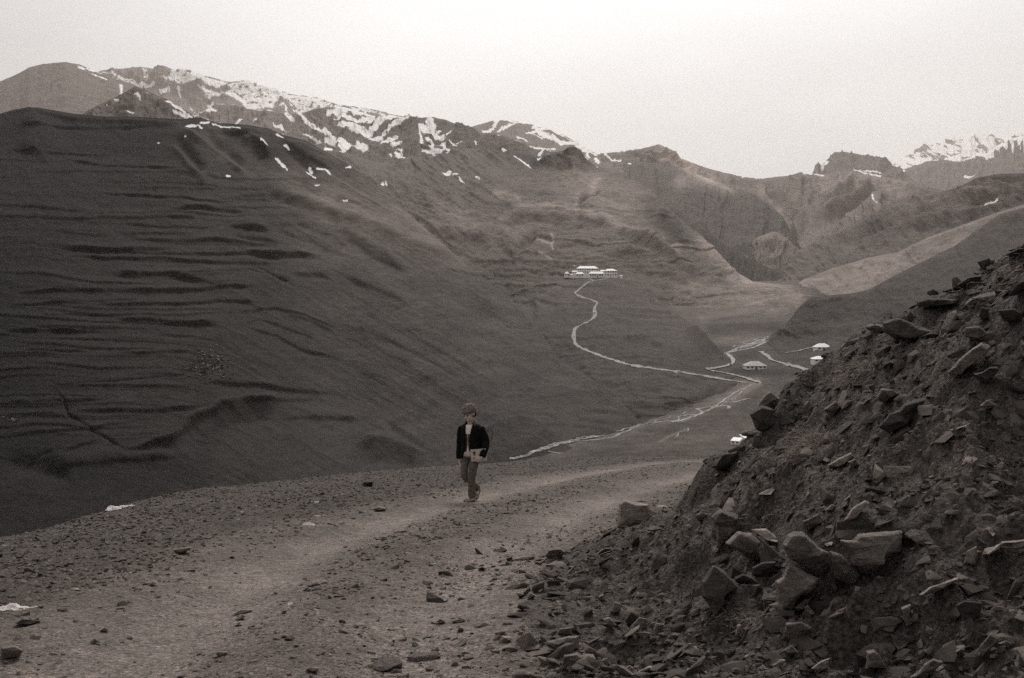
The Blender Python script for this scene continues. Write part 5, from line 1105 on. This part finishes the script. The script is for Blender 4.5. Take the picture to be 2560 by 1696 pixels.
for s in (-1, 1):
    bm = bmesh.new(); icos(bm, (s*.030,-.080,.006), (.014,.008,.0065), HM); bm_obj('eye', bm, m_dk, boy, True)
    bm = bmesh.new(); icos(bm, (s*.030,-.083,.026), (.019,.005,.0038), HM); bm_obj('eyebrow', bm, m_dk, boy, True)
for pts, hl in (([(.062,.006,.012),(.0,-.02,.012),(-.06,-.045,.012),(-.122,-.067,.012)], 0), ([(.096,.235,.150),(.078,.19,.105),(.056,.135,.040),(.047,.115,.010)], 1)):
    bm = bmesh.new(); tube(bm, pts, [.030,.036,.040,.024], 12, sq=.32); s_ = bm_obj('sole', bm, m_sole, None, True)
    bm = bmesh.new()
    for f0 in (.12, .55, .8):
        P = [Vector(p) for p in pts]; i = min(int(f0*3), 2); c = P[i].lerp(P[i+1], f0*3-i); t = (P[i+1]-P[i]).normalized(); side = t.cross(Vector((0,0,1))).normalized(); up = side.cross(t)
        if up.z < 0: up = -up
        w_ = .036 if f0 < .7 else .032
        tube(bm, [tuple(c+side*w_), tuple(c+side*w_*.7+up*.042), tuple(c+up*.056), tuple(c-side*w_*.7+up*.042), tuple(c-side*w_)], [.011]*5, 8)
    sh = bm_obj('sandal', bm, m_shoe, boy, True); s_.parent = sh
# the book in his hand
m_cov = plain('book_cover', .50, .6, .7, .12); m_pic = plain('cover_picture', .06, .6); 
book = empty('book', B + Vector((.105,-.165,.735)), 0); book.rotation_euler = (R(6), R(-5), R(-8)); tag(book, 'white booklet with a dark round picture pressed against the hip of the walking boy', 'book')
bm = bmesh.new(); bmesh.ops.create_cube(bm, size=1, matrix=Matrix.Diagonal((.232,.010,.182,1))); bmesh.ops.bevel(bm, geom=bm.edges[:], offset=.0015, affect='EDGES'); bm_obj('cover', bm, m_cov, book)
bm = bmesh.new(); bmesh.ops.create_cube(bm, size=1, matrix=Matrix.Translation((.004,.0095,.0))@Matrix.Diagonal((.226,.007,.174,1))); bm_obj('pages', bm, m_white, book)
bm = bmesh.new(); icos(bm, (-.060,-.0052,.038), (.024,.0012,.022), None, 3); icos(bm, (-.062,-.0052,.006), (.020,.0012,.008), None, 2); bm_obj('picture', bm, m_pic, book, True)
bm = bmesh.new(); tube(bm, [(-.072+.016*math.cos(a), -.0052, -.045+.018*math.sin(a)) for a in [k*math.pi/6 for k in range(13)]], [.0035]*13, 6, sub=1); bm_obj('emblem', bm, m_pic, book, True)

# ================================================================= litter, dry grass
def crumple(label, px, py, wpx, hpx, v, seed):
    h = hit(px, py, fore)
    if not h: return
    loc = h[0]; D = loc.y; W = wpx/F*D; H = hpx/F*D; r = np.random.default_rng(seed)
    n = 34; u, w = np.meshgrid(np.linspace(-1,1,n), np.linspace(-1,1,n)); rr = np.maximum(np.abs(u), np.abs(w))
    X_ = u*W*.5*(1+.18*fbm(u*3, w*3, octv=3, seed=seed)); Y_ = w*W*.34*(1+.2*fbm(u*3+9, w*3, octv=3, seed=seed))
    Z_ = H*(.15 + .9*np.abs(fbm(u*2.4, w*2.4, octv=4, seed=seed+3, ridged=True)))*(1-rr**4*.8)
    o = link('plastic_sheet', np_mesh('plastic_sheet', np.stack([X_, Y_, Z_], -1), grid_faces(n, n)), plain('white_plastic', v, .5, .5, .08), None)
    o.location = loc + Vector((0, 0, -.01)); o.rotation_euler = (0, 0, r.uniform(-.4,.4)); tag(o, label, 'litter'); o.data.materials[0].use_backface_culling = False
crumple('crumpled white plastic sheet at the left edge of the verge', 38, 1524, 100, 17, .5, 71)
crumple('flattened white plastic rag on the rim of the verge, far left', 304, 1270, 66, 10, .5, 72)
crumple('small crumpled white plastic bag beside the left wheel track', 772, 1313, 30, 10, .6, 73)
crumple('tiny white scrap near the pointed dark stone on the verge', 791, 1256, 14, 5, .6, 74)
crumple('white scrap lying by the upper right end of the road-edge debris', 1655, 1268, 26, 8, .5, 75)

m_dry = NT('dry_grass'); m_dry.color(m_dry.grey(m_dry.ramp(m_dry.noise(20, 3, .6, m_dry.obj()), .3, .7,   .12, .26))); m_dry = m_dry.m
def tuft(label, pts, n, L, seed, upr=.35):
    r = random.Random(seed); V, Fc = [], []
    xs = [p[0] for p in pts]; ys = [p[1] for p in pts]
    org = hit(sum(xs)/len(xs), sum(ys)/len(ys), fore)
    if not org: return
    org = org[0]
    for _ in range(n):
        i = r.randrange(len(pts)-1); f = r.random(); px = xs[i]*(1-f)+xs[i+1]*f + r.gauss(0, 9); py = ys[i]*(1-f)+ys[i+1]*f + r.gauss(0, 9)
        h = hit(px, py, fore)
        if not h or (h[0]-org).length > 1.6: continue
        p = h[0]; d = (h[1]*upr + Vector((r.gauss(0,1), r.gauss(0,.7), r.gauss(-.15,.6)))).normalized(); ln = L*r.uniform(.4, 1.2); w = .0014*p.y/7+.0011; bend = Vector((r.gauss(0,1), r.gauss(0,1), r.gauss(-.6,.6)))
        k_ = 6; b = len(V)
        for j in range(k_+1):
            t = j/k_; side = d.cross(Vector((.3,.8,.4))).normalized(); ww = w*(1-.75*t)
            V += [p-side*ww-org, p+side*ww-org, p+d.cross(side).normalized()*ww*1.2-org]
            p = p + d*ln/k_; d = (d + bend*.22 + Vector((r.gauss(0,.16), r.gauss(0,.16), r.gauss(-.08,.16)))).normalized()
            if j:
                q = b+3*(j-1)
                for a in range(3): Fc.append((q+a, q+(a+1)%3, q+3+(a+1)%3, q+3+a))
    o = link('dry_grass_tuft', np_mesh('dry_grass_tuft', np.array(V), np.array(Fc)), m_dry); o.location = org; tag(o, label, 'grass tuft')
tuft('curly dry grass tuft beside the weathered face on the upper bank', q9((1110,960),(1190,920),(1290,880),(1330,850)), 420, .22, 81)
tuft('matted dry grass tuft above the finger-shaped rock', q9((730,1510),(800,1430),(880,1400),(930,1440)), 460, .20, 82)
tuft('thin dry grass strand right of the matted tuft', q9((880,1400),(960,1370),(1010,1345)), 160, .18, 83)
tuft('pale dry roots spread below the dark jagged rock', q8((300,1155),(400,1175),(480,1180),(560,1195)), 260, .10, 84)
tuft('bleached twigs among chips above the splintered rock', q8((430,470),(540,490),(650,460),(720,440)), 150, .09, 85)
tuft('dry roots hanging under the skyline rocks at the right edge', q9((2260,200),(2320,150),(2350,190)), 120, .18, 86)
tuft('few dry stalks at the road edge beside the big pale boulder', q10((1700,690),(1800,640),(1900,590)), 60, .22, 87, .6)
tuft('sparse grass blades sticking up on the rim of the verge', C(0,1120,.3674)((1205,332),(1240,330),(1290,322)), 40, .12, 88, 2.0)

# ================================================================= buildings
m_wall = plain('whitewashed_wall', .80, .9, .15, .12, .6); m_roof = plain('pale_metal_roof', .78, .6, .1, .08, .5); m_win = plain('window_dark', .10, .3, .5); m_oldroof = plain('weathered_pale_roof', .40, .8, .3, .25, .7)
def box(bm, x0, x1, y0, y1, z0, z1): bmesh.ops.create_cube(bm, size=1, matrix=Matrix.Translation(((x0+x1)/2,(y0+y1)/2,(z0+z1)/2))@Matrix.Diagonal((x1-x0,y1-y0,z1-z0,1)))
def house(label, cat, xl, xr, base, eave, ridge, D, depth, storeys, nwin, rz=0, inset=.16, roofm=None, found=3, door=True, ridge_frac=None):
    if D is None: D = hit((xl+xr)/2, base, V_ALL)[0].y
    """hip-roofed house from its photo extents (px) at distance D; everything in metres from there"""
    P = at(np.array((xl+xr)/2), np.array(base), D); W = (xr-xl)/F*D; H = (base-eave)/F*D; RH = (eave-ridge)/F*D
    t = empty('house', tuple(P), rz); tag(t, label, cat)
    bm = bmesh.new(); w = W*.47; box(bm, -w, w, 0, depth, -found, H); bm_obj('wall', bm, m_wall, t)
    bm = bmesh.new(); o_ = W*.5; oy = W*.03+.3; x1 = o_ - W*inset; y1 = depth*.5
    b = [bm.verts.new(p) for p in ((-o_,-oy,H),(o_,-oy,H),(o_,depth+oy,H),(-o_,depth+oy,H))]; lo = [bm.verts.new(v.co - Vector((0,0,.3))) for v in b]
    r_ = [bm.verts.new((-x1, y1, H+RH+.2)), bm.verts.new((x1, y1, H+RH+.2))]
    bm.faces.new(lo[::-1])
    for i in range(4): bm.faces.new((lo[i], lo[(i+1)%4], b[(i+1)%4], b[i]))
    bm.faces.new((b[0], b[1], r_[1], r_[0])); bm.faces.new((b[1], b[2], r_[1])); bm.faces.new((b[2], b[3], r_[0], r_[1])); bm.faces.new((b[3], b[0], r_[0]))
    bmesh.ops.recalc_face_normals(bm, faces=bm.faces); bm_obj('roof', bm, roofm or m_roof, t)
    sh = H/storeys
    for s in range(storeys):
        for i in range(nwin):
            if s == 0 and door and i == nwin//2: continue
            cx = -w + (i+.5)*2*w/nwin; ww = min(2*w/nwin*.26, .9)
            bm = bmesh.new(); box(bm, cx-ww, cx+ww, -.08, .05, sh*s+sh*.32, sh*s+sh*.76); bm_obj('window', bm, m_win, t)
    if door:
        cx = -w + (nwin//2+.5)*2*w/nwin; bm = bmesh.new(); box(bm, cx-.7, cx+.7, -.1, .05, 0, min(2.2, sh*.8)); bm_obj('door', bm, m_win, t)
    return t
cb = C(1380, 640, .0929)
def hs(label, cat, x0, x1, b, e_, r_, *a, **k_):
    (xa, yb), (xb, ye), (_, yr) = cb((x0, b), (x1, e_), (0, r_)); return house(label, cat, xa, xb, yb, ye, yr, *a, **k_)
hs('large two-storey white house with a hipped roof, the highest of the hill settlement', 'house', 662, 1255, 470, 338, 278, 1432, 13, 2, 9, found=10)
hs('two-storey white house with a low peaked roof at the right end of the settlement', 'house', 1398, 1758, 548, 402, 352, 1392, 12, 2, 5, found=5, inset=.3)
hs('narrow white annex joining the right-hand two-storey house', 'house', 1300, 1440, 500, 408, 382, 1408, 9, 1, 2, found=5, door=False)
hs('long low white house in the front row of the settlement', 'house', 995, 1400, 568, 480, 425, 1376, 10, 1, 6, found=4, inset=.12)
hs('square white cottage left of the long low front house', 'house', 640, 862, 568, 485, 442, 1376, 9, 1, 3, found=4, inset=.2)
hs('small white hut with a pointed roof at the left end of the settlement', 'hut', 332, 476, 532, 478, 428, 1378, 7, 1, 2, found=3, inset=.4)
hs('tiny white shed right of the pointed-roof hut', 'shed', 484, 562, 545, 510, 484, 1374, 4, 1, 1, found=3, inset=.4, door=False)
hs('low white outbuilding behind and left of the large two-storey house', 'shed', 535, 690, 470, 425, 402, 1418, 6, 1, 2, found=8, door=False)
hs('tiny white hut on its own above the low outbuilding', 'hut', 584, 626, 292, 274, 260, None, 3, 1, 1, found=3, inset=.4, door=False)
hs('low white lean-to beyond the right end of the settlement', 'shed', 1828, 1910, 556, 546, 528, 1374, 3, 1, 1, found=3, inset=.35, door=False)
# low wall in front of the settlement
for x0, x1, y0, lab in ((480,650,548,'low white wall between the tiny shed and the square cottage'), (862,1000,556,'low white wall between the square cottage and the long low house')):
    (xa, ya), (xb, yb) = cb((x0,y0),(x1,y0)); P = at(np.array((xa+xb)/2), np.array(ya), 1372); W = (xb-xa)/F*1372
    bm = bmesh.new(); box(bm, -W/2, W/2, -.2, .2, -2.5, .5); box(bm, -W/2-.1, W/2+.1, -.28, .28, .5, .62); o = bm_obj('garden_wall', bm, m_wall); o.location = P; tag(o, lab, 'wall')
# houses down in the valley
def vhouse(label, xl, xr, base, eave, ridge, depth, inset, roofm=None, rz=0, nwin=3):
    h = hit((xl+xr)/2, base, V_ALL); D = h[0].y; print('vhouse', D); return house(label, 'house', xl, xr, base, eave, ridge, D, depth, 1, nwin, rz, inset, roofm, 2)
vhouse('white-roofed house on the valley slope, upper one of the pair by the bank', 2041, 2079, 876, 868, 860, 8, .28, rz=R(6))
vhouse('white-roofed house just above the bank edge, lower one of the pair', 2034, 2074, 906, 898, 892, 8, .3)
vhouse('lone house with a weathered pale roof on the river flat', 1864, 1918, 924, 915, 905, 10, .32, m_oldroof, nwin=5)
def shed(label, xl, xr, py, dpt, rz):
    h = hit((xl+xr)/2, py, V_ALL); D = h[0].y; W = (xr-xl)/F*D; t = empty('shed', tuple(h[0]), rz); tag(t, label, 'shed')
    bm = bmesh.new(); box(bm, -W*.46, W*.46, 0, dpt, -1, 1.7); bm_obj('wall', bm, m_wall, t)
    bm = bmesh.new(); v = [bm.verts.new(p) for p in ((-W/2,-.4,1.75),(W/2,-.4,1.75),(W/2,dpt+.4,1.75+dpt*.22),(-W/2,dpt+.4,1.75+dpt*.22))]
    lo = [bm.verts.new(q.co-Vector((0,0,.12))) for q in v]; bm.faces.new(v); bm.faces.new(lo[::-1])
    for i in range(4): bm.faces.new((lo[i], lo[(i+1)%4], v[(i+1)%4], v[i]))
    bmesh.ops.recalc_face_normals(bm, faces=bm.faces); bm_obj('roof', bm, m_roof, t)
    for i in (-1, 1): bm = bmesh.new(); box(bm, i*W*.22-.4, i*W*.22+.4, -.06, .05, .5, 1.3); bm_obj('window', bm, m_win, t)
shed('white flat-roofed shed below the bank nose, left one of two', 1826, 1850, 1112, 4.2, R(-28))
shed('longer white flat-roofed shed partly behind the bank nose', 1858, 1895, 1104, 4.2, R(18))
# scrub and stones on the left hill
rng = np.random.default_rng(91); Vs, Fs, Sh = [], [], []; off = 0
for i in range(240):
    (px, py), = c4((1400+rng.normal(0, 55)+ (rng.uniform(-60,120)), 850+rng.normal(0, 45)))
    if i > 200: (px, py), = c4((80+rng.normal(0,30), 1238+rng.normal(0,8)))
    h = hit(px, py, V_ALL)
    if not h: continue
    pv, pf = PROTO[rng.integers(0, len(PROTO))]; s = rng.uniform(.5, 1.5)
    Vs.append(pv*np.array([s, s, s*1.8]) + np.array(h[0]) + np.array([0,0,.3])); Fs.append(pf+off); off += len(pv); Sh += [rng.choice([.03, .05, .22])]*len(pv)
o = link('rubble', np_mesh('rubble_far', np.concatenate(Vs), np.concatenate(Fs), {'shade': np.array(Sh)}, smooth=False), m_loose, kind='stuff'); tag(o, 'cluster of scrub and boulders on the dark left hillside', 'rubble')

# ================================================================= air, sky, sun
hz = bpy.data.materials.new('haze_air'); hz.use_nodes = True; nt = hz.node_tree; nt.nodes.clear()
out = nt.nodes.new('ShaderNodeOutputMaterial'); pv_ = nt.nodes.new('ShaderNodeVolumePrincipled'); nt.links.new(pv_.outputs[0], out.inputs['Volume'])
HAZE = 1.65e-5
pv_.inputs['Color'].default_value = tint(.93, .55); pv_.inputs['Density'].default_value = HAZE; pv_.inputs['Anisotropy'].default_value = .0
bm = bmesh.new(); box(bm, -31000, 31000, -4000, 43000, -177, 7400); bm_obj('haze', bm, hz)['kind'] = 'stuff'

SUN_EL, SUN_AZ = R(48), R(6)        # ahead of the camera, a little to the right
w = bpy.data.worlds.new('World'); SC.world = w; w.use_nodes = True; nt = w.node_tree; nt.nodes.clear()
N = lambda ty, **k_: (lambda x: ([setattr(x, a, b) for a, b in k_.items()], x)[1])(nt.nodes.new(ty))
out = N('ShaderNodeOutputWorld'); bg = N('ShaderNodeBackground'); nt.links.new(bg.outputs[0], out.inputs[0]); bg.inputs[1].default_value = .1
sky = N('ShaderNodeTexSky', sky_type='NISHITA', sun_disc=False); sky.sun_elevation = SUN_EL; sky.sun_rotation = SUN_AZ; sky.dust_density = 3
bw = N('ShaderNodeRGBToBW'); nt.links.new(sky.outputs[0], bw.inputs[0])
geo = N('ShaderNodeTexCoord'); dirv = geo.outputs['Generated']
def M(op, a, b=None, c=None, clamp=False):
    x = N('ShaderNodeMath', operation=op, use_clamp=clamp)
    for i, v in enumerate((a, b, c)):
        if v is None: continue
        if isinstance(v, (int, float)): x.inputs[i].default_value = v
        else: nt.links.new(v, x.inputs[i])
    return x.outputs[0]
dot = N('ShaderNodeVectorMath', operation='DOT_PRODUCT'); nt.links.new(dirv, dot.inputs[0])
dot.inputs[1].default_value = (math.sin(SUN_AZ)*math.cos(SUN_EL), math.cos(SUN_AZ)*math.cos(SUN_EL), math.sin(SUN_EL))
glow = M('POWER', M('MAXIMUM', dot.outputs['Value'], 0), 5.5)
mp = N('ShaderNodeMapping'); mp.inputs['Scale'].default_value = (1, 1, 3.5); nt.links.new(dirv, mp.inputs[0])
cl = N('ShaderNodeTexNoise'); cl.inputs['Scale'].default_value = 1.7; cl.inputs['Detail'].default_value = 5; cl.inputs['Roughness'].default_value = .5; nt.links.new(mp.outputs[0], cl.inputs[0])
cloud = M('MULTIPLY', M('ADD', CLOUD_LO, M('MULTIPLY', glow, CLOUD_GLOW)), M('ADD', .70, M('MULTIPLY', cl.outputs[0], .60)))
tot = M('ADD', M('MULTIPLY', cloud, .85), M('MULTIPLY', bw.outputs[0], .15))
cc = N('ShaderNodeCombineColor')
for i, k_ in enumerate(tint(1, .09)[:3]): nt.links.new(M('MULTIPLY', tot, k_), cc.inputs[i])
nt.links.new(cc.outputs[0], bg.inputs[0])
sl = bpy.data.lights.new('sun', 'SUN'); sl.energy = SUN_E; sl.angle = R(14); sl.color = (1, .965, .93)
so = bpy.data.objects.new('sun', sl); COL.objects.link(so)
so.rotation_euler = Vector((math.sin(SUN_AZ)*math.cos(SUN_EL), math.cos(SUN_AZ)*math.cos(SUN_EL), math.sin(SUN_EL))).to_track_quat('Z', 'Y').to_euler()

SC.view_settings.view_transform = 'Standard'; SC.view_settings.look = 'None'; SC.view_settings.gamma = 1; SC.view_settings.exposure = EXPO
SC.render.engine = 'CYCLES'; cy = SC.cycles; cy.max_bounces = 5; cy.diffuse_bounces = 3; cy.volume_bounces = 1; cy.glossy_bounces = 2; cy.transmission_bounces = 1
cy.use_denoising = DENOISE; cy.sample_clamp_indirect = 3; cy.use_adaptive_sampling = True; cy.adaptive_threshold = .02; cy.caustics_reflective = False; cy.caustics_refractive = False
